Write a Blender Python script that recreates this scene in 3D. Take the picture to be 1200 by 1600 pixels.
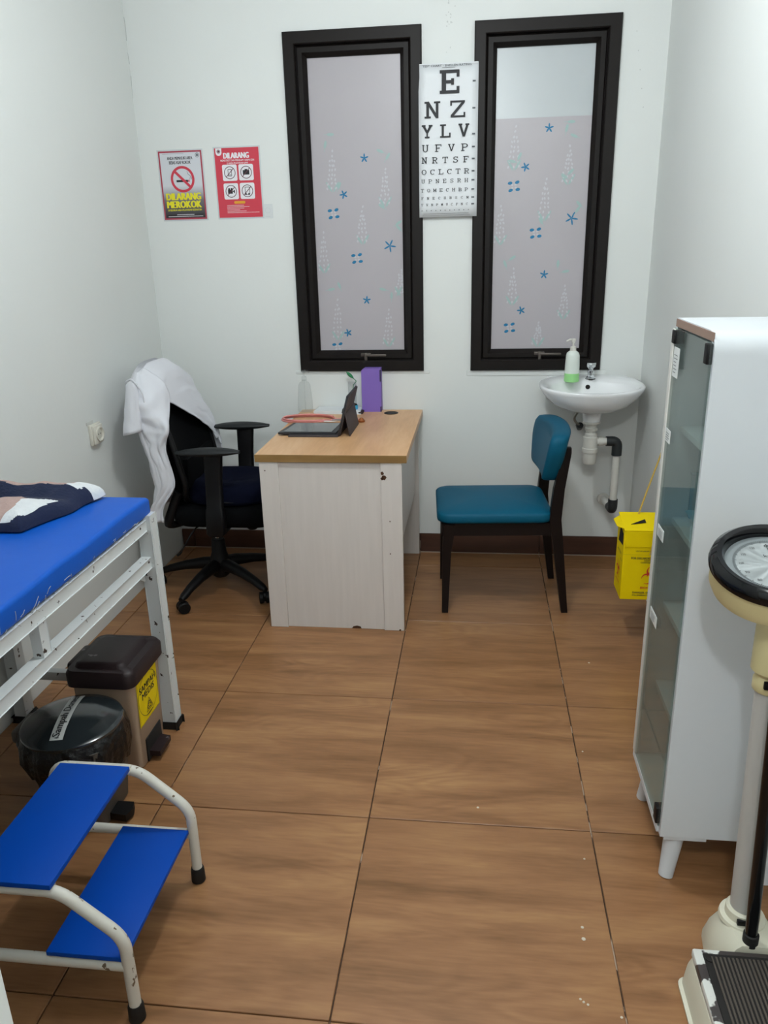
import bpy, bmesh, math, random
from mathutils import Matrix, Vector, noise
random.seed(7)
PI = math.pi
sc = bpy.context.scene
for o in list(bpy.data.objects): bpy.data.objects.remove(o)
COL = sc.collection

# ------------------------------------------------------------------ camera, world, exposure
cd = bpy.data.cameras.new('camera'); cam = bpy.data.objects.new('camera', cd); COL.objects.link(cam)
CAMPOS = Vector((0.28047632, -2.34121926, 1.4956277))
YAW, PITCH, ROLL = 0.124544171, 0.329613473, 0.0244904163
def cam_axes():
    cy, sy, cp, sp = math.cos(YAW), math.sin(YAW), math.cos(PITCH), math.sin(PITCH)
    r0 = Vector((cy, sy, 0)); f = Vector((-sy*cp, cy*cp, -sp)); d = f.cross(r0)
    cr, sr = math.cos(ROLL), math.sin(ROLL)
    return r0*cr + d*sr, -r0*sr + d*cr, f
r_, d_, f_ = cam_axes()
m = Matrix((( r_.x, -d_.x, -f_.x, CAMPOS.x), (r_.y, -d_.y, -f_.y, CAMPOS.y), (r_.z, -d_.z, -f_.z, CAMPOS.z), (0, 0, 0, 1)))
cam.matrix_world = m
cd.sensor_fit = 'VERTICAL'; cd.sensor_height = 24.0; cd.lens = 1214.254/1600*24.0
cd.clip_start = 0.01; cd.clip_end = 60
sc.camera = cam
w = bpy.data.worlds.new('world'); sc.world = w; w.use_nodes = True
w.node_tree.nodes['Background'].inputs[0].default_value = (0.80, 0.90, 1.0, 1)
w.node_tree.nodes['Background'].inputs[1].default_value = 0.05
vs = sc.view_settings
vs.view_transform = 'Standard'; vs.look = 'None'; vs.gamma = 1.0; vs.use_curve_mapping = False
vs.exposure = 0.0
LAMPS = [((0.06, -0.40), 43.5), ((0.24, -2.75), 52.0)]      # ceiling downlights: place, watts
LAMP_COLOR = (0.93, 0.985, 1.0)

# ------------------------------------------------------------------ helpers
def lin(h):
    h = h.lstrip('#'); out = []
    for i in (0, 2, 4):
        c = int(h[i:i+2], 16)/255
        out.append(c/12.92 if c <= 0.04045 else ((c+0.055)/1.055)**2.4)
    return (*out, 1)
MATS = {}
def mat(name, col, rough=0.5, metal=0.0, var=0.0, vscale=8.0, stretch=(1, 1, 1), bump=0.0, bscale=60.0,
        chips=None, chip_amt=0.0, chip_scale=30.0, spec=0.5, alpha=1.0, coat=0.0, sheen=0.0, coords='Object'):
    if name in MATS: return MATS[name]
    M = bpy.data.materials.new(name); M.use_nodes = True; MATS[name] = M
    nt = M.node_tree; N = nt.nodes; L = nt.links; b = N['Principled BSDF']
    c = lin(col)
    b.inputs['Base Color'].default_value = c
    b.inputs['Roughness'].default_value = rough; b.inputs['Metallic'].default_value = metal
    b.inputs['Specular IOR Level'].default_value = spec; b.inputs['Alpha'].default_value = alpha
    b.inputs['Coat Weight'].default_value = coat; b.inputs['Coat Roughness'].default_value = 0.12
    b.inputs['Sheen Weight'].default_value = sheen
    tc = N.new('ShaderNodeTexCoord'); mp = N.new('ShaderNodeMapping')
    L.new(tc.outputs[coords], mp.inputs[0]); mp.inputs['Scale'].default_value = stretch
    src = None
    nz = N.new('ShaderNodeTexNoise'); nz.inputs['Scale'].default_value = vscale; nz.inputs['Detail'].default_value = 5
    L.new(mp.outputs[0], nz.inputs['Vector'])
    mx = N.new('ShaderNodeMix'); mx.data_type = 'RGBA'
    v = max(var, 0.02)
    mx.inputs[6].default_value = tuple(max(0, x*(1-v)) for x in c[:3])+(1,)
    mx.inputs[7].default_value = tuple(min(1, x*(1+v)) for x in c[:3])+(1,)
    L.new(nz.outputs['Fac'], mx.inputs[0]); src = mx.outputs[2]
    if chips:
        n2 = N.new('ShaderNodeTexNoise'); n2.inputs['Scale'].default_value = chip_scale; n2.inputs['Detail'].default_value = 4
        L.new(tc.outputs[coords], n2.inputs['Vector'])
        rp = N.new('ShaderNodeValToRGB'); rp.color_ramp.elements[0].position = 1-chip_amt-0.015; rp.color_ramp.elements[1].position = 1-chip_amt
        L.new(n2.outputs['Fac'], rp.inputs[0])
        m2 = N.new('ShaderNodeMix'); m2.data_type = 'RGBA'; m2.inputs[7].default_value = lin(chips)
        L.new(rp.outputs[0], m2.inputs[0]); L.new(src, m2.inputs[6]); src = m2.outputs[2]
    L.new(src, b.inputs['Base Color'])
    if bump > 0:
        n3 = N.new('ShaderNodeTexNoise'); n3.inputs['Scale'].default_value = bscale; n3.inputs['Detail'].default_value = 4
        L.new(mp.outputs[0], n3.inputs['Vector'])
        bp = N.new('ShaderNodeBump'); bp.inputs['Strength'].default_value = bump; bp.inputs['Distance'].default_value = 0.01
        L.new(n3.outputs['Fac'], bp.inputs['Height']); L.new(bp.outputs[0], b.inputs['Normal'])
    return M

def wood_mat(name, dark, mid, light, rough, grain_axis='X', scale=1.0, contrast=1.0, random_obj=False, bump=0.05, spec=0.5):
    """stretched noise grain plus slow cathedral waves"""
    M = bpy.data.materials.new(name); M.use_nodes = True; MATS[name] = M
    nt = M.node_tree; N = nt.nodes; L = nt.links; b = N['Principled BSDF']
    tc = N.new('ShaderNodeTexCoord'); vec = tc.outputs['Object']
    if random_obj:
        oi = N.new('ShaderNodeObjectInfo'); mul = N.new('ShaderNodeMath'); mul.operation = 'MULTIPLY'; mul.inputs[1].default_value = 37.0
        L.new(oi.outputs['Random'], mul.inputs[0])
        ad = N.new('ShaderNodeVectorMath'); ad.operation = 'ADD'; L.new(vec, ad.inputs[0]); L.new(mul.outputs[0], ad.inputs[1]); vec = ad.outputs[0]
    def mapped(sx, sy, sz):
        mp = N.new('ShaderNodeMapping'); mp.inputs['Scale'].default_value = (sx, sy, sz) if grain_axis == 'X' else ((sy, sx, sz) if grain_axis == 'Y' else (sy, sz, sx))
        L.new(vec, mp.inputs[0]); return mp.outputs[0]
    n1 = N.new('ShaderNodeTexNoise'); n1.inputs['Scale'].default_value = 1.0; n1.inputs['Detail'].default_value = 5; n1.inputs['Roughness'].default_value = 0.55; n1.inputs['Distortion'].default_value = 0.5
    L.new(mapped(2.0*scale, 14*scale, 14*scale), n1.inputs['Vector'])
    n2 = N.new('ShaderNodeTexNoise'); n2.inputs['Scale'].default_value = 1.0; n2.inputs['Detail'].default_value = 3
    L.new(mapped(14*scale, 130*scale, 130*scale), n2.inputs['Vector'])
    n4 = N.new('ShaderNodeTexNoise'); n4.inputs['Scale'].default_value = 1.0; n4.inputs['Detail'].default_value = 2
    L.new(mapped(2.2*scale, 2.6*scale, 2.6*scale), n4.inputs['Vector'])
    wv = N.new('ShaderNodeMath'); wv.operation = 'SINE'          # growth rings: contour lines of a stretched noise
    wn = N.new('ShaderNodeTexNoise'); wn.inputs['Scale'].default_value = 1.0; wn.inputs['Detail'].default_value = 2.0; wn.inputs['Distortion'].default_value = .3
    L.new(mapped(1.5*scale, 5.5*scale, 5.5*scale), wn.inputs['Vector'])
    wm = N.new('ShaderNodeMath'); wm.operation = 'MULTIPLY'; wm.inputs[1].default_value = 95.0; L.new(wn.outputs['Fac'], wm.inputs[0]); L.new(wm.outputs[0], wv.inputs[0])
    wk = N.new('ShaderNodeMapRange'); wk.inputs[1].default_value = .45; wk.inputs[2].default_value = .75; L.new(n4.outputs['Fac'], wk.inputs[0])
    wx = N.new('ShaderNodeMath'); wx.operation = 'MULTIPLY'; L.new(wv.outputs[0], wx.inputs[0]); L.new(wk.outputs[0], wx.inputs[1])
    def madd(src, k, off):
        q = N.new('ShaderNodeMath'); q.operation = 'MULTIPLY_ADD'; q.inputs[1].default_value = k
        L.new(src, q.inputs[0])
        if isinstance(off, float): q.inputs[2].default_value = off
        else: L.new(off, q.inputs[2])
        return q.outputs[0]
    v = madd(n1.outputs['Fac'], 1.25*contrast, .5-.625*contrast-.16*contrast-.18*contrast)
    v = madd(n4.outputs['Fac'], .32*contrast, v)
    v = madd(n2.outputs['Fac'], .36*contrast, v)
    v = madd(wx.outputs[0], .10*contrast, v)
    class _V: outputs = [v]
    a2 = _V
    rp = N.new('ShaderNodeValToRGB'); e = rp.color_ramp.elements
    e[0].position = 0.12; e[0].color = lin(dark); e[1].position = 0.88; e[1].color = lin(light)
    k = e.new(0.5); k.color = lin(mid)
    L.new(a2.outputs[0], rp.inputs[0]); L.new(rp.outputs[0], b.inputs['Base Color'])
    b.inputs['Roughness'].default_value = rough; b.inputs['Specular IOR Level'].default_value = spec
    bp = N.new('ShaderNodeBump'); bp.inputs['Strength'].default_value = bump; bp.inputs['Distance'].default_value = 0.004
    L.new(n2.outputs['Fac'], bp.inputs['Height']); L.new(bp.outputs[0], b.inputs['Normal'])
    return M

def glass_mat(name, tint, gloss=0.12, opacity=0.25, rough=0.05):
    M = bpy.data.materials.new(name); M.use_nodes = True; MATS[name] = M
    nt = M.node_tree; N = nt.nodes; L = nt.links; out = N['Material Output']; N.remove(N['Principled BSDF'])
    tr = N.new('ShaderNodeBsdfTransparent'); tr.inputs[0].default_value = lin(tint)
    df = N.new('ShaderNodeBsdfDiffuse'); df.inputs[0].default_value = lin(tint)
    gl = N.new('ShaderNodeBsdfGlossy'); gl.inputs['Roughness'].default_value = rough
    lw = N.new('ShaderNodeLayerWeight'); lw.inputs[0].default_value = .5
    pw = N.new('ShaderNodeMath'); pw.operation = 'POWER'; pw.inputs[1].default_value = 4.0; L.new(lw.outputs['Facing'], pw.inputs[0])
    m1 = N.new('ShaderNodeMixShader'); m1.inputs[0].default_value = opacity; L.new(tr.outputs[0], m1.inputs[1]); L.new(df.outputs[0], m1.inputs[2])
    mu = N.new('ShaderNodeMath'); mu.operation = 'MULTIPLY_ADD'; mu.inputs[1].default_value = 0.6; mu.inputs[2].default_value = gloss*0.1; L.new(pw.outputs[0], mu.inputs[0])
    m2 = N.new('ShaderNodeMixShader'); L.new(mu.outputs[0], m2.inputs[0]); L.new(m1.outputs[0], m2.inputs[1]); L.new(gl.outputs[0], m2.inputs[2])
    L.new(m2.outputs[0], out.inputs[0]); return M

# ---- mesh building
def sstep(a, b, x):
    q = min(max((x-a)/(b-a), 0), 1); return q*q*(3-2*q)
def locmat(o):
    return Matrix.LocRotScale(o.location, o.rotation_euler, o.scale)
def rootmat(o):
    M = Matrix()
    while o is not None:
        M = locmat(o) @ M; o = o.parent
    return M
def obj(name, bm, mats, parent=None, smooth=True, angle=38, world=True, kind=None, label=None):
    if not isinstance(mats, (list, tuple)): mats = [mats]
    if parent is not None and world: bm.transform(rootmat(parent).inverted())
    bmesh.ops.recalc_face_normals(bm, faces=bm.faces[:]) if smooth != 'keep' else None
    me = bpy.data.meshes.new(name); bm.to_mesh(me); bm.free()
    for x in mats: me.materials.append(x)
    if smooth and len(me.polygons):
        me.polygons.foreach_set('use_smooth', [True]*len(me.polygons)); me.set_sharp_from_angle(angle=math.radians(angle))
    o = bpy.data.objects.new(name, me); COL.objects.link(o)
    if parent is not None: o.parent = parent
    if kind: o['kind'] = kind
    if label: o['label'] = label
    return o
def thing(name, label, cat, loc, rotz=0, group=None):
    o = bpy.data.objects.new(name, None); COL.objects.link(o); o.location = loc; o.rotation_euler = (0, 0, rotz)
    o.empty_display_size = 0.1; o['label'] = label; o['category'] = cat
    if group: o['group'] = group
    return o
def tag(o, label, cat, group=None):
    o['label'] = label; o['category'] = cat
    if group: o['group'] = group
    return o
def B(): return bmesh.new()
def add_box(bm, x0, x1, y0, y1, z0, z1, bev=0.0, seg=2, M=None, mi=0):
    r = bmesh.ops.create_cube(bm, size=1.0); vs_ = r['verts']
    for v in vs_: v.co = Vector((x0+(v.co.x+.5)*(x1-x0), y0+(v.co.y+.5)*(y1-y0), z0+(v.co.z+.5)*(z1-z0)))
    fs = list({f for v in vs_ for f in v.link_faces})
    if bev > 0:
        es = list({e for v in vs_ for e in v.link_edges})
        rr = bmesh.ops.bevel(bm, geom=es, offset=bev, segments=seg, profile=0.5, affect='EDGES')
        vs_ = list({v for f in rr['faces'] for v in f.verts} | {v for v in vs_ if v.is_valid})
        fs = list({f for v in vs_ for f in v.link_faces})
    if mi:
        for f in fs: f.material_index = mi
    if M is not None: bmesh.ops.transform(bm, matrix=M, verts=vs_)
    return bm
def box(*a, **k): return add_box(B(), *a, **k)
def add_rings(bm, rings, closed=True, cap=True, mi=0):
    vr = [[bm.verts.new(p) for p in r] for r in rings]
    n = len(vr[0])
    for a, b in zip(vr[:-1], vr[1:]):
        for i in range(n if closed else n-1):
            j = (i+1) % n
            try: f = bm.faces.new((a[i], a[j], b[j], b[i])); f.material_index = mi
            except ValueError: pass
    if cap and closed:
        for r in (vr[0], vr[-1]):
            try: f = bm.faces.new(r); f.material_index = mi
            except ValueError: pass
    return vr
def circle(c, r, n, u=Vector((1, 0, 0)), v=Vector((0, 1, 0)), r2=None):
    r2 = r if r2 is None else r2
    return [Vector(c)+u*(r*math.cos(2*PI*i/n))+v*(r2*math.sin(2*PI*i/n)) for i in range(n)]
def add_lathe(bm, prof, c, n=32, M=None, cap=True, mi=0):
    rings = []
    for r, z in prof:
        ring = [Vector((max(r, 1e-4)*math.cos(2*PI*i/n), max(r, 1e-4)*math.sin(2*PI*i/n), z)) for i in range(n)]
        if M is not None: ring = [M @ p for p in ring]
        rings.append([p+Vector(c) for p in ring])
    add_rings(bm, rings, True, cap, mi); return bm
def lathe(prof, c, **k): return add_lathe(B(), prof, c, **k)
def fillet(pts, r, n=5):
    pts = [Vector(p) for p in pts]; out = [pts[0]]
    for a, p, b in zip(pts[:-2], pts[1:-1], pts[2:]):
        d1 = (a-p); d2 = (b-p); l = min(r, d1.length*.49, d2.length*.49)
        s = p+d1.normalized()*l; e = p+d2.normalized()*l
        for i in range(n+1):
            t = i/n; out.append(s*(1-t)**2+p*2*t*(1-t)+e*t*t)
    out.append(pts[-1]); return out
def add_tube(bm, pts, r, n=12, cap=True, closed=False, mi=0):
    pts = [Vector(p) for p in pts]; N = len(pts)
    rr = r if isinstance(r, (list, tuple)) else [r]*N
    tans = []
    for i in range(N):
        if closed: t = pts[(i+1) % N]-pts[i-1]
        else: t = pts[min(i+1, N-1)]-pts[max(i-1, 0)]
        tans.append(t.normalized())
    up = Vector((0, 0, 1)) if abs(tans[0].z) < .9 else Vector((1, 0, 0))
    u = tans[0].cross(up).normalized(); rings = []
    for i in range(N):
        u = (u-tans[i]*u.dot(tans[i])).normalized(); v = tans[i].cross(u)
        rings.append(circle(pts[i], rr[i], n, u, v))
    if closed: rings.append(rings[0])
    if closed:
        vr = [[bm.verts.new(p) for p in r] for r in rings[:-1]]; vr.append(vr[0])
        for a, b in zip(vr[:-1], vr[1:]):
            best = 0
            if b is vr[0]:
                best = min(range(n), key=lambda k: (a[0].co-b[k].co).length)
            for i in range(n):
                f = bm.faces.new((a[i], a[(i+1) % n], b[(i+1+best) % n], b[(i+best) % n])); f.material_index = mi
    else: add_rings(bm, rings, True, cap, mi)
    return bm
def tube(pts, r, **k): return add_tube(B(), pts, r, **k)
def add_prism(bm, poly, d, M=None, mi=0):
    """poly: 3-D points in a plane, d: extrusion vector"""
    d = Vector(d); a = [Vector(p) for p in poly]; b = [p+d for p in a]
    if M is not None: a = [M @ p for p in a]; b = [M @ p for p in b]
    add_rings(bm, [a, b], True, True, mi); return bm
def prism(*a, **k): return add_prism(B(), *a, **k)
def bevel_all(bm, off, seg=2, ang=30):
    es = [e for e in bm.edges if len(e.link_faces) == 2 and e.calc_face_angle(0) > math.radians(ang)]
    bmesh.ops.bevel(bm, geom=es, offset=off, segments=seg, profile=.5, affect='EDGES', clamp_overlap=True); return bm
def rrect(x0, x1, y0, y1, r, n=5):
    out = []
    for cx, cy, a0 in ((x1-r, y1-r, 0), (x0+r, y1-r, 90), (x0+r, y0+r, 180), (x1-r, y0+r, 270)):
        for i in range(n+1):
            a = math.radians(a0+90*i/n); out.append((cx+r*math.cos(a), cy+r*math.sin(a)))
    return out
def smooth_mod(o, lv=2):
    md = o.modifiers.new('subsurf', 'SUBSURF'); md.levels = lv; md.render_levels = lv; return o
def catmull(P, n):
    P = [Vector(p) for p in P]; K = len(P)-1; out = []
    for s in range(n):
        t = s/(n-1)*K; i = min(int(t), K-1); f = t-i
        p0, p1, p2, p3 = P[max(i-1, 0)], P[i], P[i+1], P[min(i+2, K)]
        out.append(0.5*((2*p1)+(p2-p0)*f+(2*p0-5*p1+4*p2-p3)*f*f+(3*p1-p0-3*p2+p3)*f**3))
    return out
def nz(x, y, z): return noise.noise(Vector((x, y, z)))

# ---- flat print on a surface: u to the right, v up, thin layers off the sheet
class Ink:
    def __init__(s, o, u, v): s.o = Vector(o); s.u = Vector(u); s.v = Vector(v); s.n = s.u.cross(s.v).normalized(); s.bm = B(); s.k = 0
    def p(s, x, y, d): return s.o+s.u*x+s.v*y+s.n*d
    def poly(s, pts, d=.0006):
        s.k += 1; d += (s.k % 50)*6e-6
        try: s.bm.faces.new([s.bm.verts.new(s.p(x, y, d)) for x, y in pts])
        except ValueError: pass
        return s
    def rect(s, x0, y0, x1, y1, d=.0006): return s.poly([(x0, y0), (x1, y0), (x1, y1), (x0, y1)], d)
    def line(s, a, b, w, d=.0006):
        ax, ay = a; bx, by = b; l = math.hypot(bx-ax, by-ay) or 1; nx, ny = -(by-ay)/l*w/2, (bx-ax)/l*w/2
        return s.poly([(ax+nx, ay+ny), (ax-nx, ay-ny), (bx-nx, by-ny), (bx+nx, by+ny)], d)
    def ring(s, cx, cy, r, w, d=.0006, a0=0, a1=360, n=28, sx=1):
        for i in range(n):
            t0 = math.radians(a0+(a1-a0)*i/n); t1 = math.radians(a0+(a1-a0)*(i+1)/n)
            s.poly([(cx+sx*q*math.cos(t), cy+q*math.sin(t)) for q, t in ((r, t0), (r, t1), (r-w, t1), (r-w, t0))], d)
        return s
    def disc(s, cx, cy, rx, ry=None, rot=0, d=.0006, n=14):
        ry = rx if ry is None else ry; c, q = math.cos(rot), math.sin(rot)
        return s.poly([(cx+rx*math.cos(t)*c-ry*math.sin(t)*q, cy+rx*math.cos(t)*q+ry*math.sin(t)*c) for t in [2*PI*i/n for i in range(n)]], d)
    def text(s, body, x0, y0, x1, y1, bold=0.0, d=.0006, shear=0):
        cu = bpy.data.curves.new('lettering', 'FONT'); cu.body = body; cu.size = 1; cu.resolution_u = 2; cu.shear = shear
        o = bpy.data.objects.new('lettering', cu); COL.objects.link(o)
        dg = bpy.context.evaluated_depsgraph_get(); e = o.evaluated_get(dg); me = e.to_mesh()
        xs = [v.co.x for v in me.vertices]; ys = [v.co.y for v in me.vertices]
        ax, bx, ay, by = min(xs), max(xs), min(ys), max(ys)
        db = bold*1.6*(y1-y0)                       # heavier strokes: the same outline laid down side by side
        for q, dx in enumerate((-db, 0, db) if bold else (0,)):
            vv = [s.bm.verts.new(s.p(x0+db+(v.co.x-ax)/(bx-ax)*(x1-x0-2*db)+dx, y0+(v.co.y-ay)/(by-ay)*(y1-y0), d+q*2e-5)) for v in me.vertices]
            for p in me.polygons:
                try: s.bm.faces.new([vv[i] for i in p.vertices])
                except ValueError: pass
        e.to_mesh_clear(); bpy.data.objects.remove(o); bpy.data.curves.remove(cu); return s
    def build(s, name, m, parent, **k):
        return obj(name, s.bm, m, parent, smooth=False, **k)

# ------------------------------------------------------------------ materials
WALL = mat('white_wall_paint', '#dfe2e0', .62, var=.035, vscale=1.7, bump=.04, bscale=45)
CEIL = mat('white_ceiling_paint', '#e6e8e6', .8)
GROUT = mat('tile_grout', '#4a372b', .9, var=.25, vscale=40, chips='#b9a694', chip_amt=.40, chip_scale=9)
TILE = wood_mat('wood_print_tile', '#664626', '#936845', '#b1875a', .36, 'X', 1.0, .78, True, .03, .45)
SKIRT = wood_mat('brown_skirting_tile', '#3a241b', '#4c3024', '#5f4031', .4, 'X', 1.0, .7, True, .02)
FRAMEM = mat('dark_brown_window_wood', '#140f0d', .5, spec=.22, var=.2, vscale=30, stretch=(1, 1, .1))
FILM = mat('grey_window_film', '#b1acb1', .33, var=.02, spec=.45)
PANE = mat('frosted_window_pane', '#b9bfc2', .25, var=.02, spec=.55)
STEEL = mat('brushed_steel', '#a9a39a', .35, 1.0)
CHROME = mat('chrome', '#d9dcde', .12, 1.0)
BLACKP = mat('black_plastic', '#0a0a0c', .5, var=.1, spec=.25)
BLACKF = mat('black_mesh_fabric', '#050608', .9, bump=.2, bscale=400, spec=.1)
RUBBER = mat('black_rubber', '#0d0c0c', .7)
NAVY = mat('navy_fabric', '#080c1e', .95, bump=.2, bscale=300, spec=.1)
COATM = mat('white_cotton', '#dadbe2', .85, var=.03, bump=.15, bscale=30)
TEAL = mat('teal_leatherette', '#00526d', .55, spec=.2, var=.06, vscale=6, bump=.05, bscale=200)
DARKW = mat('dark_stained_wood', '#120908', .45, spec=.25, var=.15, vscale=20, stretch=(1, 1, .15))
DESKW = wood_mat('oak_desk_laminate', '#b5885f', '#d0a377', '#dfb890', .4, 'Y', 1.0, .75, False, .01)
DESKE = wood_mat('oak_edge_band', '#77592f', '#8a6a3d', '#9b7a4b', .45, 'X', 1.0, .7, False, .01)
DESKP = mat('whitewashed_board', '#d0c9c4', .55, var=.07, vscale=5, stretch=(12, 12, .8), bump=.03, bscale=80)
CHIP = mat('bare_chipboard', '#4a2d17', .9)
CERAM = mat('white_ceramic', '#e9eaec', .12, coat=.4)
PVC = mat('white_pvc', '#d4d2cb', .4)
PVCD = mat('dark_grey_pvc', '#24282a', .45)
CABW = mat('white_cabinet_laminate', '#d0d4d8', .42, var=.02, chips='#b3b5b4', chip_amt=.215, chip_scale=14)
CABE = mat('bare_brown_board_edge', '#8d7568', .8)
GLASSD = glass_mat('tinted_cabinet_glass', '#e0e8e5', .2, .06, .03)
CLEAR = glass_mat('clear_plastic', '#fafbfb', .1, .035, .08)
CLEARB = glass_mat('pale_blue_clear_plastic', '#5aa9bd', .3, .62, .15)
FROST = mat('frosted_plastic', '#dbe3dc', .35, spec=.5)
GREENL = mat('green_liquid_soap', '#98d78c', .3)
YBOX = mat('yellow_cardboard', '#eccf00', .6, var=.04, spec=.15)
YCORD = mat('yellow_cord', '#c9a94e', .7)
REDP = mat('red_print', '#d0311d', .6)
BLACKI = mat('black_ink', '#15151a', .6)
PAPER = mat('white_paper', '#dcdfe2', .5, var=.015)
LAMI = mat('laminated_clear_margin', '#c9d0d2', .22)
POSTR = mat('poster_red', '#cd3a4c', .3, var=.03)
POSTD = mat('poster_dark_red', '#a83a4c', .3)
WHITEI = mat('white_ink', '#e8e6ea', .4)
YELI = mat('yellow_ink', '#e6dc20', .4)
GOLDI = mat('gold_ink', '#e0a02c', .4)
TEALI = mat('teal_ink', '#006f9c', .5)
MINTI = mat('mint_ink', '#9db8b5', .5)
WHTI = mat('pale_ink', '#bfbfc4', .5)
BEDW = mat('chipped_white_enamel', '#d2d6d7', .4, var=.03, chips='#33261f', chip_amt=.315, chip_scale=44)
STOOLW = mat('worn_white_enamel', '#d3d0c6', .42, var=.05, chips='#6d5b46', chip_amt=.335, chip_scale=38)
VINYL = mat('blue_vinyl', '#0a57be', .45, spec=.25, var=.05, vscale=5, bump=.10, bscale=14)
STEPB = mat('blue_step_board', '#0045a8', .5, var=.03, spec=.15)
FOAMG = mat('grey_frayed_edge', '#4c4a4d', .9, var=.3, vscale=60)
THREAD = mat('frayed_white_thread', '#b9b8b4', .9)
BEIGEB = mat('beige_bin_plastic', '#a8937f', .5, var=.03)
BROWNL = mat('dark_brown_bin_plastic', '#261b1d', .42, spec=.3, chips='#6a6265', chip_amt=.285, chip_scale=26)
GREYB = mat('dark_grey_bin_plastic', '#54504b', .5, var=.05)
SMOKE = mat('glossy_charcoal_lid', '#23292c', .16, coat=.5)
BAG = mat('black_bin_bag', '#07080a', .32, bump=1.0, bscale=38)
STICK = mat('yellow_sticker', '#ecd010', .5, spec=.2)
GREENK = mat('olive_green_sticker', '#4c5a36', .5)
CREAM = mat('cream_enamel', '#cfc393', .38, var=.04)
CREAMW = mat('ivory_enamel', '#d3d0bd', .4, var=.04)
COLW = mat('pale_grey_enamel', '#b9b8b4', .42, var=.05)
BLKGL = mat('gloss_black_enamel', '#07080b', .10, spec=.35, chips='#4a4440', chip_amt=.22, chip_scale=24)
MATR = mat('black_ribbed_rubber', '#14110f', .5)
RIB = mat('worn_rubber_rib', '#544c44', .55)
WORN = mat('worn_bare_metal_rim', '#3b3433', .45, var=.2, vscale=14, chips='#d8d9d3', chip_amt=.47, chip_scale=13)
DIALW = mat('dial_face', '#c6cccd', .4, var=.03, chips='#5b5f60', chip_amt=.27, chip_scale=60)
DIALG = mat('dial_scale_ring', '#7c8385', .35)
PURPLE = mat('purple_card', '#7e63b8', .6, var=.03)
PINKT = mat('pink_rubber_tube', '#d98a86', .4)
COPPER = mat('copper_metal', '#a8683f', .35, .8)
TABD = mat('charcoal_tablet', '#27292e', .4)
TABS = mat('glossy_grey_screen', '#63676a', .18)
TABC = mat('brown_grey_folio', '#40383a', .7, bump=.1, bscale=200)
CYAN = mat('cyan_plastic', '#46b1d6', .4)
LEAFG = mat('green_plastic', '#1f7a4b', .5)
SOCK = mat('ivory_plastic', '#d6d3c8', .4)
DARKH = mat('dark_hole', '#14100e', .9)
BLUES = mat('slate_blue_plastic', '#5d6c85', .5)
BLK = [mat('blanket_navy', '#141f3d', .95, bump=.3, bscale=120, sheen=.05), mat('blanket_white', '#d9dcdf', .95, bump=.35, bscale=120, sheen=.05), mat('blanket_dusty_pink', '#b0968f', .95, var=.08, vscale=60, bump=.35, bscale=120, sheen=.05)]

# ------------------------------------------------------------------ the setting
XL, XR, YB, YF, ZC = -1.27, 1.03, 1.385, -3.9, 2.75
floor = obj('floor', box(XL-.1, XR+.1, YF-.1, YB+.1, -.12, -.006), GROUT, kind='structure')
T = .6; G = .0017
tile_cache = {}
for i in range(-3, 3):
    for j in range(-7, 3):
        x0, x1 = max(i*T+G, XL+.002), min((i+1)*T-G, XR-.002); y0, y1 = max(j*T+G, YF), min((j+1)*T-G, YB-.002)
        if x1-x0 < .03 or y1-y0 < .03: continue
        cx, cy = (x0+x1)/2, (y0+y1)/2; key = (round(x1-x0, 3), round(y1-y0, 3))
        if key not in tile_cache:
            o = obj('floor_tile', box(-(x1-x0)/2, (x1-x0)/2, -(y1-y0)/2, (y1-y0)/2, -.008, 0, .0012, 1), TILE, floor, world=False, smooth=False)
            tile_cache[key] = o.data
        else:
            o = bpy.data.objects.new('floor_tile', tile_cache[key]); COL.objects.link(o); o.parent = floor
        o.location = (cx, cy, 0)

bm = B()
for x, y, r in ((.539, -.917, .004), (.538, -.949, .005), (.513, -1.101, .003), (.519, -1.107, .003), (.527, -1.112, .003), (.591, -1.134, .003), (.299, -.533, .004), (.57, -.702, .003), (.62, -.25, .003), (.71, .30, .004)):
    add_lathe(bm, [(r, .0002), (r*.8, .0011), (.0001, .0012)], (x, y, 0), n=7)
obj('paint_specks', bm, mat('dried_white_paint', '#c9bfae', .8), floor, kind='stuff')
def wall_with_holes(name, holes):
    bm = B(); xs = sorted({XL-.1, XR+.1, *[h[0] for h in holes], *[h[1] for h in holes]})
    for a, b in zip(xs[:-1], xs[1:]):
        hh = [h for h in holes if h[0] <= a+1e-6 and h[1] >= b-1e-6]
        if hh:
            add_box(bm, a, b, YB, YB+.14, -.1, hh[0][2]); add_box(bm, a, b, YB, YB+.14, hh[0][3], ZC+.1)
        else: add_box(bm, a, b, YB, YB+.14, -.1, ZC+.1)
    bmesh.ops.remove_doubles(bm, verts=bm.verts[:], dist=1e-5)
    bmesh.ops.delete(bm, geom=[f for f in bm.faces if abs(f.normal.x) > .9 and XL < f.calc_center_median().x < XR and not any(h[2] < f.calc_center_median().z < h[3] for h in holes)], context='FACES_ONLY')
    return obj(name, bm, WALL, kind='structure', smooth=False)
WIN = [(-.573, .0225, .930, 2.367), (.2436, .8398, .930, 2.367)]
wall_back = wall_with_holes('wall_back', WIN)
obj('wall_left', box(XL-.12, XL, YF-.1, YB+.0, -.1, ZC+.1), WALL, kind='structure', smooth=False)
obj('wall_right', box(XR, XR+.12, YF-.1, YB+.0, -.1, ZC+.1), WALL, kind='structure', smooth=False)
obj('wall_rear', box(XL, XR, YF-.12, YF, -.1, ZC+.1), WALL, kind='structure', smooth=False)
obj('wall_front', box(XL+.001, -.013, -2.12, -2.0, -.005, ZC+.05, .004, 2), WALL, kind='structure')
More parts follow.
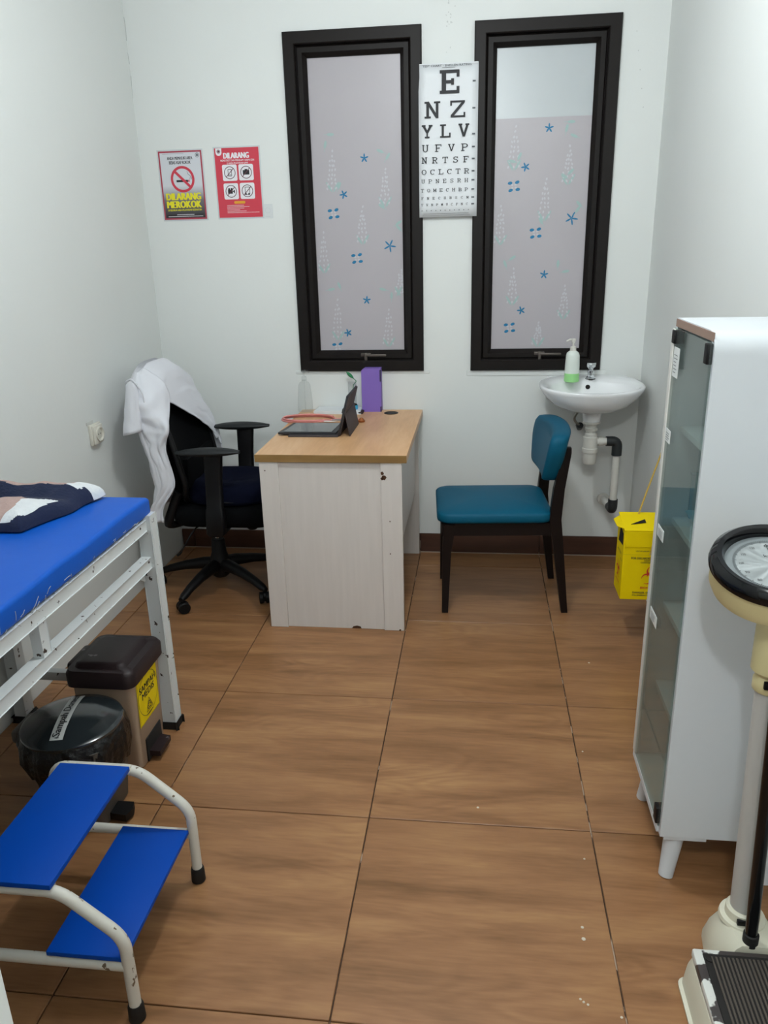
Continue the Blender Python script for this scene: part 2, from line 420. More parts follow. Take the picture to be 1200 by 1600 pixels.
obj('ceiling', box(XL-.1, XR+.1, YF-.1, YB+.1, ZC, ZC+.1), CEIL, kind='structure', smooth=False)
bb = obj('baseboard_back', box(XL+.002, XR-.002, YB-.004, YB+.002, 0, .1), GROUT, kind='structure', smooth=False)
for i in range(-3, 2):
    x0, x1 = max(i*T+.0015, XL+.003), min((i+1)*T-.0015, XR-.003)
    obj('skirting_tile', box(x0, x1, YB-.011, YB-.003, .004, .102, .0015, 1), SKIRT, bb)
obj('grout_line', box(XL+.003, XR-.003, YB-.013, YB-.004, 0, .0035), mat('pale_grout', '#a99b8d', .9), bb)

# globe lamps on the ceiling (above the frame), each carries its own lamp
for k, ((lx, ly), watts) in enumerate(LAMPS):
    t = thing('ceiling_lamp', 'round white globe lamp on the ceiling ' + ('over the middle of the room' if k == 0 else 'beyond the partition wall'), 'ceiling light', (lx, ly, ZC))
    obj('lamp_base', lathe([(.075, 0), (.075, -.020), (.055, -.032), (.001, -.032)], (lx, ly, ZC), n=32), PVC, t)
    e = bpy.data.materials.new('lamp_globe'); e.use_nodes = True
    e.node_tree.nodes['Principled BSDF'].inputs['Emission Color'].default_value = (1, 1, 1, 1); e.node_tree.nodes['Principled BSDF'].inputs['Emission Strength'].default_value = 5
    obj('globe', lathe([(.050*math.sin(a), -.085-.055*math.cos(a)) for a in [PI*q/12 for q in range(13)]], (lx, ly, ZC), n=28), e, t)
    ld = bpy.data.lights.new('lamp', 'POINT'); ld.shadow_soft_size = .06; ld.energy = watts; ld.color = LAMP_COLOR
    lo = bpy.data.objects.new('lamp', ld); COL.objects.link(lo); lo.parent = t; lo.location = (0, 0, -.215)

# ------------------------------------------------------------------ windows
STAR = [[(-0.24, 1.869), (-0.339, 1.721), (-0.133, 1.496), (-0.247, 1.256), (-0.342, 1.106)], [(0.567, 1.96), (0.472, 1.809), (0.681, 1.593), (0.571, 1.356), (0.473, 1.199)]]
FOUR = [[(-0.389, 1.641), (-0.287, 1.444), (-0.395, 1.037)], [(0.424, 1.732), (0.526, 1.535), (0.422, 1.121)]]
SPRIG = [[(-0.388, 1.732, 0.172), (-0.258, 1.505, 0.165), (-0.15, 1.664, 0.16), (-0.444, 1.38, 0.183), (-0.39, 1.069, 0.194), (-0.146, 1.038, 0.178), (-0.084, 1.279, 0.114)],
         [(0.422, 1.795, 0.178), (0.561, 1.583, 0.179), (0.657, 1.733, 0.154), (0.369, 1.488, 0.167), (0.431, 1.223, 0.164), (0.666, 1.159, 0.148), (0.555, 1.038, 0.105)]]
LEAF = [[(-0.389, 1.97), (-0.414, 1.93), (-0.168, 1.895), (-0.134, 1.873), (-0.091, 1.573), (-0.09, 1.594), (-0.376, 1.325), (-0.414, 1.308), (-0.129, 1.275), (-0.17, 1.304), (-0.358, 1.759), (-0.167, 1.667)],
        [(0.66, 1.981), (0.642, 1.957), (0.674, 1.926), (0.706, 1.629), (0.71, 1.652), (0.427, 1.431), (0.394, 1.407), (0.667, 1.368), (0.631, 1.402), (0.413, 1.834), (0.445, 1.853), (0.641, 1.767), (0.668, 1.784), (0.547, 1.586)]]
def frame_loft(bm, prof, x0, x1, z0, z1):
    """sweep a profile (inset, y) round a rectangle with mitred corners"""
    rings = []
    for ins, y in prof: rings.append([Vector((x0+ins, y, z0+ins)), Vector((x1-ins, y, z0+ins)), Vector((x1-ins, y, z1-ins)), Vector((x0+ins, y, z1-ins))])
    add_rings(bm, rings, True, False)
for k, (x0, x1, z0, z1) in enumerate(WIN):
    bm = B(); frame_loft(bm, [(0, YB+.13), (0, YB-.014), (.004, YB-.018), (.046, YB-.018), (.050, YB-.014), (.050, YB+.012), (.056, YB+.016), (.056, YB+.12), (0, YB+.13)], x0, x1, z0, z1)
    win = obj('window_%d' % (k+1), bm, FRAMEM, kind='structure', angle=25)
    bm = B(); frame_loft(bm, [(.0555, YB+.05), (.0555, YB+.008), (.058, YB+.005), (.078, YB+.005), (.082, YB+.012), (.0945, YB+.024), (.0945, YB+.05), (.0555, YB+.05)], x0, x1, z0, z1)
    obj('sash', bm, FRAMEM, win, angle=25)
    gx0, gx1, gz0, gz1 = x0+.094, x1-.094, z0+.094, z1-.094
    obj('pane', box(gx0, gx1, YB+.034, YB+.040, gz0, gz1), PANE, win)
    obj('privacy_film', box(gx0+.001, gx1-.001, YB+.0325, YB+.034, gz0+.001, gz1-.001 if k == 0 else 2.003), FILM, win)
    I1 = Ink((0, YB+.0324, 0), (1, 0, 0), (0, 0, 1)); I2 = Ink((0, YB+.0324, 0), (1, 0, 0), (0, 0, 1)); I3 = Ink((0, YB+.0324, 0), (1, 0, 0), (0, 0, 1))
    for n, (x, z) in enumerate(STAR[k]):
        s = .027 if n == 2 else .018
        for q in range(5):
            a = 2*PI*q/5+n*.4+.3
            I1.disc(x+.55*s*math.cos(a), z+.55*s*math.sin(a), .55*s, .0036, a, n=8)
    for x, z in FOUR[k]:
        if z < gz0+.02: z = gz0+.014
        for q in range(4):
            a = PI/4+q*PI/2+.1
            px_, pz_ = x+.022*math.cos(a), z+.021*math.sin(a)
            if pz_ > gz0+.004: I1.disc(px_, pz_, 0.0105, .0068, a+(.8 if q % 2 else -.5), n=8)
            I3.disc(x+.012*math.cos(a), max(z+.011*math.sin(a), gz0+.006), .007, .005, a, n=7)
    for x, z, h in SPRIG[k]:
        rows = 9
        for q in range(rows):
            t = q/(rows-1); wd = .004+.017*(1-t)
            for sgn in (-1, 0, 1):
                if t > .85 and sgn: continue
                I3.disc(min(max(x+sgn*wd+random.uniform(-.003, .003)+.006*(t-.5), gx0+.006), gx1-.006), max(z+.10*h+t*h*.88+random.uniform(-.003, .003), gz0+.006), .0040, .0062, random.uniform(-.6, .6), n=7)
        for sgn in (-1, 1):
            I2.disc(min(max(x+sgn*.016, gx0+.02), gx1-.02), max(z+h*.13, gz0+.03), .026, .0050, PI/2-sgn*.55, n=9)
    for n, (x, z) in enumerate(LEAF[k]):
        a = (n*1.37) % PI
        I2.disc(x, z, .017, .0062, a, n=9); I2.line((x-.03*math.cos(a), z-.03*math.sin(a)), (x, z), .0018)
    I1.build('blue_flower_print', TEALI, win); I2.build('mint_leaf_print', MINTI, win); I3.build('pale_blossom_print', WHTI, win)
    hx = x0+.312
    bm = box(hx-.018, hx+.030, YB-.001, YB+.008, z0+.067, z0+.083, .002); add_box(bm, hx+.0, hx+.014, YB-.012, YB+.002, z0+.045, z0+.085, .003)
    add_box(bm, hx+.008, hx+.105, YB-.014, YB-.006, z0+.068, z0+.079, .003)
    obj('casement_handle', bm, mat('dull_grey_metal', '#5d5651', .45, .6), win)
I = Ink((0, YB, 0), (1, 0, 0), (0, 0, 1))
for q in range(16): I.disc(.135+random.gauss(0, .010), 2.245+.22*random.random()**.8, random.uniform(.001, .003), random.uniform(.002, .005), random.random(), .0004, n=7)
for q in range(5): I.disc(.90+.012*q, 2.30-.07*q, .003, .002, q, .0004, n=7)
I.build('wall_stain', mat('faint_wall_stain', '#c6c9c7', .8), wall_back, kind='stuff')
I = Ink((0, YB, 0), (1, 0, 0), (0, 0, 1)); pz = [( -1.2685+.002*math.sin(q*1.7), 2.46-.045*q) for q in range(9)]
for a, b_ in zip(pz[:-1], pz[1:]):
    if random.random() < .7: I.line(a, b_, .0022, .0004)
I.build('corner_crack', mat('crack_grey', '#b6b9b7', .9), wall_back, kind='stuff')
obj('trim_1', box(.225, .87, YB-.003, YB+.002, .902, .930, .003, 1), WALL, kind='structure')
obj('trim_2', box(-.60, .05, YB-.003, YB+.002, .915, .930, .0015, 1), WALL, kind='structure')

# ------------------------------------------------------------------ examination bed
t = thing('examination_bed', 'white steel examination bed along the left wall with a blue vinyl mattress', 'bed', (-.975, -1.09, 0))
BX0, BX1, BY0, BY1 = -1.245, -.70, -1.97, -.2
def leg(x, y, sx, sy):
    x -= sx*.010; bm = box(x, x+sx*.042, y, y+sy*.042, .02, .744, .003)
    o = obj('leg', bm, BEDW, t); obj('rubber_foot', box(x-sx*.003, x+sx*.045, y-sy*.003, y+sy*.045, 0, .021, .008), RUBBER, o)
for x, sx in ((BX1, -1), (BX0, 1)):
    for y, sy in ((BY1, -1), (BY0, 1)): leg(x, y, sx, sy)
for x, sx in ((BX1-.004, -1), (BX0+.004, 1)):
    obj('side_rail', box(x, x+sx*.025, BY0+.036, BY1-.036, 0.700, .735, .003), BEDW, t)
    obj('side_rail', box(x, x+sx*.025, BY0+.036, BY1-.036, .580, .615, .003), BEDW, t)
    for y in (-.86, -1.45): obj('post', box(x-sx*.0, x+sx*.022, y, y+.034, .612, .703, .002), BEDW, t)
for y in (BY1-.034, BY0+.006):
    obj('end_rail', box(BX0+.036, BX1-.036, y, y+.026, .690, .728, .003), BEDW, t)
    obj('cross_bar', box(BX0+.034, BX1-.034, y, y+.028, .160, .192, .003), BEDW, t)
obj('gusset_plate', prism([(BX1-.03, BY1-.05, .60), (BX1-.03, BY1-.16, .60), (BX1-.03, BY1-.05, .535)], (.004, 0, 0)), BEDW, t)
obj('base_board', box(BX0+.006, BX1-.012, BY0+.01, BY1-.006, .7352, .7382, .001), FOAMG, t)
bm = B()
rows = []
n = 36
for iy in range(n+1):
    y = BY0+(BY1-.002-BY0)*iy/n
    ring = []
    for (x, z) in rrect(BX0+.004, BX1-.002, .738, .798, .012, 6):
        e = min(1, min(iy, n-iy)/1.2)
        zz = z if z < .77 else z-.006*(1-e)+.004*nz(x*6, y*5, 1)
        ring.append(Vector((x-(.003*(1-e) if x > -1 else 0)+.003*nz(x*4, y*7, z*9), y, zz)))
    rows.append(ring)
add_rings(bm, rows)
matt = obj('mattress', bm, VINYL, t, angle=50)
bm = B()
for q in range(46):
    y = random.uniform(-1.30, -.55) if q < 34 else random.uniform(-.5, -.28); x = BX1+.008
    z = random.uniform(.742, .760); p0 = Vector((x, y, z)); L_ = random.uniform(.010, .034) if y < -.7 else random.uniform(.006, .014)
    a = random.uniform(-.6, 2.2)
    p1 = p0+Vector((.004, L_*.5*math.cos(a), L_*.5*abs(math.sin(a)))); p2 = p1+Vector((.001, L_*.5*math.cos(a+random.uniform(-1, 1)), L_*.5*math.sin(a+random.uniform(-1, 1))))
    add_tube(bm, [p0, p1, p2], .0007, n=4)
obj('frayed_threads', bm, THREAD, matt, kind='stuff')

# folded blanket on the bed
bm = B(); W_, H_ = 96, 84
x0, x1, y0, y1 = -1.235, -.865, -.545, -.215
def blh(u, v):
    e = min(u/.12, (1-u)/.16, v/.14, (1-v)/.12, 1); e = max(e, 0)
    dome = math.sqrt(max(0, 1-(1-e)**2))
    roll = .018*math.exp(-((v-.74)/.10)**2)+.016*math.exp(-((v-.30)/.20)**2)-.012*math.exp(-((v-.56)/.07)**2)
    return .8045+dome*(.036+roll+.010*nz(u*4, v*4, 3)+.004*nz(u*11, v*11, 5))+.010*v*dome
top = []
for i in range(W_+1):
    row = []
    for j in range(H_+1):
        u, v = i/W_, j/H_
        x = x0+(x1-x0)*u; y = y0+(y1-y0)*v
        x += (.022*nz(v*3, 2.2, 7)-.05*(1-v)**2+.03*v*v)*u**3 + (.035 if 0 else 0); y += .02*nz(u*3, 1.1, 4)*(1-abs(2*v-1)*.0)-.015*(1-u)*(1-v)
        row.append(bm.verts.new((x, y, blh(u, v))))
    top.append(row)
def blc(u, v):
    n1 = .05*nz(u*3.2, v*3.2, 9)
    if v < .025+.10*sstep(.86, .98, u)+n1*.2: return 0
    if u > .945+n1*.3 and v < .82: return 0
    if v < .50+n1-.07*abs(math.sin((u-.60)*9)): return 1 if u > .80-.10*v+n1 else 2
    if v < .72+n1*.6: return 0
    return 1 if u > .84+n1 else 2
for i in range(W_):
    for j in range(H_):
        f = bm.faces.new((top[i][j], top[i+1][j], top[i+1][j+1], top[i][j+1])); f.material_index = blc((i+.5)/W_, (j+.5)/H_)
rim = [top[i][0] for i in range(W_+1)]+[top[W_][j] for j in range(1, H_+1)]+[top[i][H_] for i in range(W_-1, -1, -1)]+[top[0][j] for j in range(H_-1, 0, -1)]
low = [bm.verts.new((v.co.x, v.co.y, .8035)) for v in rim]
for a in range(len(rim)):
    b = (a+1) % len(rim); bm.faces.new((rim[a], rim[b], low[b], low[a]))
bm.faces.new(low)
bl = obj('folded_blanket', bm, BLK, angle=70)
tag(bl, 'navy, white and dusty pink patterned blanket folded on the blue bed mattress', 'blanket')

# ------------------------------------------------------------------ step stool
t = thing('step_stool', 'two-step stool with blue boards on a worn white tube frame', 'step stool', (-.55, -1.05, 0))
for y in (-.862, -1.233):
    R_ = .0125
    pts = fillet([(-.396, y, .02), (-.396, y, .215), (-.515, y, .322), (-.725, y, .322), (-.800, y, .02)], .034, 6)
    fr = obj('side_frame', tube(pts, R_, n=14), STOOLW, t)
    obj('brace_tube', tube([(-.402, y, .143), (-.768, y, .143)], R_*.95, n=14), STOOLW, t)
    for x in (-.396, -.802): obj('rubber_foot', lathe([(.0155, 0), (.0175, .003), (.0165, .036), (.0145, .042)], (x, y, 0), n=18), RUBBER, fr)
obj('step_board', box(-.697, -.523, -1.246, -.882, .3345, .347, .002), STEPB, t)
obj('step_board', box(-.565, -.398, -1.240, -.880, .158, .170, .002), STEPB, t)
for y in (-.872, -1.228):
    for x, z in ((-.55, .146), (-.42, .146), (-.68, .322), (-.54, .322)): obj('board_bracket', box(x-.012, x+.012, y-.01, y+.01, z, z+.014, .002), STOOLW, t)
for x in (-.5, -.70):
    z = .318 if x == -.70 else .139
    obj('cross_tube', tube([(x, -.862, z), (x, -1.233, z)], .009, n=10), STOOLW, t)

# ------------------------------------------------------------------ pedal bins under the bed
t = pbin = thing('pedal_bin', 'beige pedal bin with a dark brown lid and a yellow medical waste sticker', 'bin', (-.81, -.365, 0))
def tap_body(bm, x0, x1, y0, y1, dx, dy, z0, z1, r):
    rs = []
    for k, z in enumerate((z0, z0+.006, z1)):
        f = 0 if k == 2 else 1; g = .004 if k == 0 else 0
        rs.append([Vector((x, y, z)) for x, y in rrect(x0+dx*f+g, x1-dx*f-g, y0+dy*f+g, y1-dy*f-g, r, 5)])
    add_rings(bm, rs)
    return bm
bm = tap_body(B(), -.895, -.706, -.478, -.262, .008, .018, 0, .318, .022)
body = obj('body', bm, BEIGEB, t)
bm = B()
rs = [[Vector((x, y, .300)) for x, y in rrect(-.905, -.694, -.492, -.250, .030, 6)], [Vector((x, y, .338)) for x, y in rrect(-.905, -.694, -.492, -.250, .030, 6)],
      [Vector((x, y, .350)) for x, y in rrect(-.899, -.702, -.485, -.257, .028, 6)], [Vector((x, y, .351)) for x, y in rrect(-.885, -.725, -.468, -.274, .024, 6)],
      [Vector((x, y, .361)) for x, y in rrect(-.880, -.732, -.462, -.280, .022, 6)], [Vector((x, y, .364)) for x, y in rrect(-.865, -.75, -.445, -.298, .018, 6)]]
add_rings(bm, rs); obj('lid', bm, BROWNL, t, angle=50)
obj('hinge_block', box(-.925, -.895, -.43, -.31, .295, .342, .008), BROWNL, t)
obj('pedal_recess', box(-.716, -.7085, -.425, -.315, .006, .085, .002), DARKH, t)
bm = prism([(-.72, -.415, .022), (-.676, -.412, .018), (-.676, -.328, .018), (-.72, -.325, .022)], (0, 0, .018)); bevel_all(bm, .006)
obj('pedal', bm, BROWNL, t)
# sticker leans with the tapered face: x at z=.14 and z=.31
fx = lambda z: -.7125+.0070*(z/.318)
ou = Vector((fx(.300)-fx(.140), 0, .160)).normalized()
I = Ink((fx(.140)+.0008, -.450, .140), (0, 1, 0), ou); I.rect(0, 0, .146, .165, 0); st = I.build('sticker', STICK, body)
I = Ink((fx(.140)+.0012, -.450, .140), (0, 1, 0), ou)
I.ring(.073, .0825, .070, .0014, sx=1, n=40)
for pts in ([(0.003, .003), (.143, .003)], [(.143, .003), (.143, .162)], [(.143, .162), (.003, .162)], [(.003, .162), (.003, .003)]): I.line(pts[0], pts[1], .0008)
I.text('SAMPAH', .016, .104, .130, .125, .02); I.text('MEDIS', .030, .078, .118, .099, .02)
I.line((.050, .026), (.073, .066), .0018); I.line((.096, .026), (.073, .066), .0018); I.line((.050, .026), (.096, .026), .0018)
for a in (90, 210, 330):
    x, y = .073+.0075*math.cos(math.radians(a)), .040+.0075*math.sin(math.radians(a)); I.ring(x, y, .0072, .0028, a0=a-120, a1=a+120, n=12)
I.ring(.073, .040, .0075, .0015, n=14)
I.line((.05, .016), (.096, .016), .003)
I.build('printed_lettering', BLACKI, st)

pbin.location.y += .004
t = rbin = thing('round_lid_bin', 'dark grey bin with a domed glossy lid and a black bin bag under it', 'bin', (-.815, -.61, 0))
bm = tap_body(B(), -.905, -.690, -.715, -.505, .022, .022, 0, .255, .030); body = obj('body', bm, GREYB, t)
cx, cy = -.808, -.610
bm = B(); rs = []
for k, (s, z) in enumerate([(1.02, .284), (1.06, .270), (1.085, .250), (1.07, .220), (1.03, .192), (.99, .172)]):
    ring = []
    for a in range(160):
        th = 2*PI*a/160; q = .128*s*(1+.024*math.sin(11*th+k*.7)*(k > 0)+.03*abs(math.sin(17*th+2*math.sin(3*th)+k*.5))*(k > 1)+.045*nz(math.cos(th)*3, math.sin(th)*3, k*.8)*(k > 1))
        dz = (-.020*max(0, math.cos(th+.6))+.018*nz(math.cos(th)*4, math.sin(th)*4, 2)) if k > 2 else 0
        ring.append(Vector((cx+q*math.cos(th)*1.02, cy+q*math.sin(th), z+dz)))
    rs.append(ring)
add_rings(bm, rs, True, False); obj('bin_bag', bm, BAG, t, angle=80)
bm = lathe([(.133, .276), (.1345, .281), (.1335, .286), (.128, .290), (.122, .291), (.10, .301), (.07, .309), (.035, .3135), (.0001, .315)], (cx, cy, 0), n=56)
lid = obj('lid', bm, SMOKE, t)
obj('hinge_block', box(-.965, -.925, -.66, -.56, .235, .275, .010), GREYB, t)
# paper label laid over the dome
def domez(x, y):
    r = math.hypot(x-cx, y-cy); P = [(0, .315), (.035, .3135), (.07, .309), (.10, .301), (.122, .291), (.133, .286)]
    for (a, za), (b, zb) in zip(P[:-1], P[1:]):
        if r <= b: return za+(zb-za)*(r-a)/(b-a)
    return .286
la, lb = Vector((-.796, -.716, 0)), Vector((-.835, -.512, 0)); ld_ = (lb-la); L_ = ld_.length; ld_.normalize(); lp = Vector((-ld_.y, ld_.x, 0))
bm = B(); rs = []
for q in range(13):
    c = la+ld_*(L_*q/12); rs.append([Vector((*(c+lp*s).xy, domez(*(c+lp*s).xy)+.0012)) for s in (.017, -.017)])
add_rings(bm, rs, False, False); lab = obj('paper_label', bm, mat('grey_white_label', '#b9bbb9', .4), lid)
I = Ink((0, 0, 0), (1, 0, 0), (0, 1, 0)); I.text('Sampah Domestik', .008, -.0125, L_+.020, .0135, .022)
for v in I.bm.verts:
    c = la+ld_*v.co.x+lp*v.co.y; v.co = Vector((c.x, c.y, domez(c.x, c.y)+.0020))
bmesh.ops.delete(I.bm, geom=[v for v in I.bm.verts if (v.co-la).xy.length > L_-.002], context='VERTS')
I.build('printed_lettering', BLACKI, lab)
ou = Vector((.022, 0, .255)).normalized()
I = Ink((-.712+.022*.150/.255+.0012, -.648, .150), (0, 1, 0), ou); I.rect(0, 0, .056, .095, 0); st = I.build('sticker', GREENK, body)
I = Ink((-.712+.022*.150/.255+.0012, -.648, .150), (0, 1, 0), ou)
for a, b_ in (((.002, .002), (.002, .093)), ((.054, .002), (.054, .093)), ((.002, .093), (.054, .093)), ((.002, .048), (.054, .048))): I.line(a, b_, .002)
I.line((.018, .056), (.018, .084), .004); I.line((.018, .056), (.034, .056), .004); I.line((.030, .070), (.042, .084), .003); I.line((.042, .084), (.042, .072), .003)
for q in range(3): I.ring(.02+.012*q, .036, .006, .0025, n=10)
for q in range(3): I.line((.006, .008+.008*q), (.048, .010+.008*q), .003)
I.build('printed_symbol', WHITEI, st)
bm = prism([(-.712, -.665, .010), (-.664, -.668, .008), (-.655, -.64, .008), (-.664, -.612, .008), (-.712, -.615, .010)], (0, 0, .022)); bevel_all(bm, .007)
obj('pedal', bm, BLACKP, t)
rbin.location.y -= .018

# ------------------------------------------------------------------ desk
t = thing('desk', 'whitewashed wooden desk with an oak top below the left window', 'desk', (-.28, .94, 0))
obj('desktop', box(-.577, .016, .502, 1.374, .713, .7425, .0012, 1), DESKW, t)
obj('edge_band', box(-.577, .016, .4985, .5022, .713, .7424, .0008, 1), DESKE, t)
bm = box(-.562, -.004, .512, .530, 0, .713, .001, 1); fp = obj('end_panel', bm, DESKP, t)
for x0, x1 in ((-.562, -.488), (-.085, -.004)):
    s = obj('stile', box(x0, x1, .503, .512, -.0005+.001, .713, .001, 1), DESKP, t)
rp_ = obj('end_panel', box(-.562, -.004, 1.350, 1.366, 0, .713, .001, 1), DESKP, t)
obj('modesty_panel', box(-.040, -.022, .530, 1.350, .335, .713, .001, 1), DESKP, t)
obj('apron_strip', box(-.55, -.534, .53, 1.35, .65, .713, .001, 1), DESKP, t)
bm = lathe([(.034, .7425), (.034, .7445), (.030, .7455), (.0265, .7445), (.0265, .7434), (.0001, .7434)], (-.128, 1.290, 0), n=28)
obj('cable_grommet', bm, BLACKP, t)
bm = B(); I = Ink((0, .503, 0), (1, 0, 0), (0, 0, 1))
for (cx_, cz_, r_) in ((-.079, .672, .007), (-.072, .655, .010), (-.080, .650, .006), (-.053, .476, .003), (-.054, .34, .003), (-.54, .678, .003), (-.02, .004, .005)):
    I = Ink((0, .503, 0), (1, 0, 0), (0, 0, 1)); I.poly([(cx_+r_*random.uniform(.6, 1.2)*math.cos(2*PI*q/9), cz_+r_*random.uniform(.6, 1.2)*math.sin(2*PI*q/9)) for q in range(9)], .0008); I.build('bare_chip', CHIP, fp)
I = Ink((0, .512, 0), (1, 0, 0), (0, 0, 1)); I.poly([(-.222, .001), (-.182, .001), (-.185, .010), (-.20, .014), (-.216, .010)], .0008)
I.build('bare_chip', CHIP, fp)

# things on the desk
D = .7427
t = thing('tablet', 'charcoal tablet keyboard with its screen propped up on a folio stand on the desk', 'tablet', (-.40, .92, D))
obj('keyboard_base', bevel_all(prism([(-.560, .815, D+.006), (-.312, .812, D+.006), (-.300, 1.005, D+.006), (-.535, 1.005, D+.006)], (0, 0, .009)), .0025), TABD, t)
obj('key_surface', bevel_all(prism([(-.540, .826, D+.0152), (-.330, .824, D+.0152), (-.322, .995, D+.0152), (-.522, .995, D+.0152)], (0, 0, .0012)), .0004, 1), TABS, t)
obj('folio_cover', bevel_all(prism([(-.512, .792, D), (-.300, .792, D), (-.288, 1.01, D), (-.49, 1.01, D)], (0, 0, .006)), .001, 1), TABC, t)
M_ = Matrix.Translation((-.302, .80, D+.008)) @ Matrix.Rotation(math.radians(15), 4, 'Y')
scr = obj('screen', box(0, .008, 0, .25, 0, .172, .003, M=M_), TABD, t)
obj('camera_bump', box(-.006, .001, .02, .05, .09, .11, .002, M=M_), BLACKP, scr)
obj('folio_back', box(.0085, .0115, .002, .248, .0, .17, .001, M=M_), TABC, t)
M2 = Matrix.Translation((-.266, .80, D+.098)) @ Matrix.Rotation(math.radians(170), 4, 'Y')
obj('folio_flap', box(-.0015, .0015, .002, .248, 0, .098, .0008, M=M2), TABC, t)

t = thing('stethoscope', 'pink stethoscope coiled on the desk behind the tablet', 'stethoscope', (-.47, 1.12, D))
pts = []
for q in range(33):
    a = math.radians(-40+330*q/32+25); pts.append(Vector((-.492+.125*math.cos(a), 1.125+.075*math.sin(a), D+.005+.004*(q > 24))))
pts += [Vector((-.34, 1.13, D+.006)), Vector((-.29, 1.15, D+.005)), Vector((-.262, 1.12, D+.006))]
obj('tubing', tube(catmull(pts, 90), .0048, n=10), PINKT, t)
pts = [Vector((-.492+.118*math.cos(a), 1.118+.070*math.sin(a), D+.014)) for a in [math.radians(20+300*q/20) for q in range(21)]]
obj('tubing', tube(catmull(pts, 60), .0040, n=10), PINKT, t)
for s in (0, 1): obj('ear_tube', tube(catmull([Vector((-.41, 1.06+.02*s, D+.010)), Vector((-.36, 1.07+.03*s, D+.008)), Vector((-.315, 1.085+.03*s, D+.010))], 16), .0028, n=8), CHROME, t)
obj('chest_piece', lathe([(.010, 0), (.016, .002), (.017, .008), (.012, .013), (.006, .020), (.0001, .021)], (-.242, 1.09, D), n=24), COPPER, t)

t = thing('paper_stack', 'stack of white papers lying on the desk beneath the left window', 'papers', (-.37, 1.31, D))
for q in range(4):
    x = random.uniform(-.004, .004); bm = prism([(-.495+x, 1.262, 0), (-.270+x, 1.258+.004*q, 0), (-.272+x, 1.372, 0), (-.488+x, 1.372, 0)], (0, 0, .0035)); bmesh.ops.translate(bm, verts=bm.verts[:], vec=(0, 0, D+.0037*q))
    obj('sheet', bm, PAPER, t)
obj('dark_cover', box(-.282, -.262, 1.262, 1.34, D, D+.010, .001), mat('dark_cover_brown', '#2f2420', .6), t)
PZ = D+.0037*3+.0035
t = thing('round_tin', 'small cyan round container with a black top on the papers', 'container', (-.322, 1.315, PZ))
obj('body', lathe([(.029, 0), (.031, .002), (.031, .018), (.029, .020)], (-.322, 1.315, PZ), n=32), CYAN, t)
obj('lid', lathe([(.0275, .0195), (.0275, .023), (.026, .024), (.020, .0225), (.0001, .0225)], (-.322, 1.315, PZ), n=32), BLACKP, t)
t = thing('clear_cup', 'clear plastic pen cup standing against the wall beside the purple box', 'cup', (-.322, 1.358, PZ))
obj('cup_wall', lathe([(.016, 0), (.019, .002), (.021, .125), (.0195, .125), (.0175, .004), (.0001, .004)], (-.322, 1.356, PZ), n=24, cap=False), CLEAR, t)
t = thing('leaf_pen', 'green leaf topped stick leaning out of the clear cup', 'pen', (-.315, 1.355, PZ+.01))
obj('stem', tube([(-.327, 1.354, PZ+.006), (-.3155, 1.352, PZ+.110), (-.300, 1.349, PZ+.128), (-.318, 1.344, PZ+.148)], .0022, n=8), LEAFG, t)
bm = B(); d0 = Vector((-.032, .0, .030)).normalized(); c0 = Vector((-.312, 1.344, PZ+.142))
rs = []
for q in range(9):
    s = q/8; c = c0+d0*(.046*s); r = .011*math.sin(PI*min(max(s, .04), .97))**.7
    rs.append(circle(c, r, 12, Vector((0, 1, 0)), Vector((0, 1, 0)).cross(d0), r*.75))
add_rings(bm, rs); obj('leaf', bm, LEAFG, t)
t = thing('purple_box', 'tall purple card box standing on the desk against the wall', 'box', (-.223, 1.345, D))
bx = obj('carton', bevel_all(prism([(-.271, 1.318, D), (-.178, 1.318, D), (-.178, 1.318, D+.207), (-.257, 1.318, D+.207), (-.271, 1.318, D+.197)], (0, .054, 0)), .0012, 1), PURPLE, t)
obj('corner_cap', box(-.183, -.1772, 1.317, 1.330, D+.145, D+.200, .0005), mat('dark_purple', '#2f2450', .6), bx)
obj('corner_cap', box(-.183, -.1772, 1.317, 1.330, D, D+.025, .0005), mat('dark_purple', '#2f2450', .6), bx)
def pump(t, c, z, s, m, flip):
    x, y = c
    pm = obj('pump_collar', lathe([(.012*s, 0), (.013*s, .003), (.013*s, .018*s), (.009*s, .020*s), (.0045*s, .022*s), (.0045*s, .040*s), (.0001, .040*s)], (x, y, z), n=20), m, t)
    bm = lathe([(.0062*s, .036*s), (.0085*s, .038*s), (.010*s, .050*s), (.009*s, .053*s), (.0001, .053*s)], (x, y, z), n=18)
    add_tube(bm, [(x, y, z+.048*s), (x+flip*.016*s, y-.004, z+.049*s), (x+flip*.030*s, y-.008, z+.043*s)], [.005*s, .0045*s, .0032*s], n=10)
    obj('pump_head', bm, m, t)
t = thing('sanitiser_bottle', 'clear empty pump bottle at the back left corner of the desk', 'bottle', (-.552, 1.335, D))
obj('bottle_body', lathe([(.033, 0), (.036, .003), (.035, .05), (.031, .095), (.029, .128), (.022, .140), (.012, .146), (.012, .152)], (-.552, 1.335, D), n=28), CLEAR, t)
obj('dip_tube', tube([(-.552, 1.335, D+.006), (-.552, 1.335, D+.150)], .0025, n=8), CLEAR, t)
pump(t, (-.552, 1.335), D+.150, .95, CLEAR, 1)

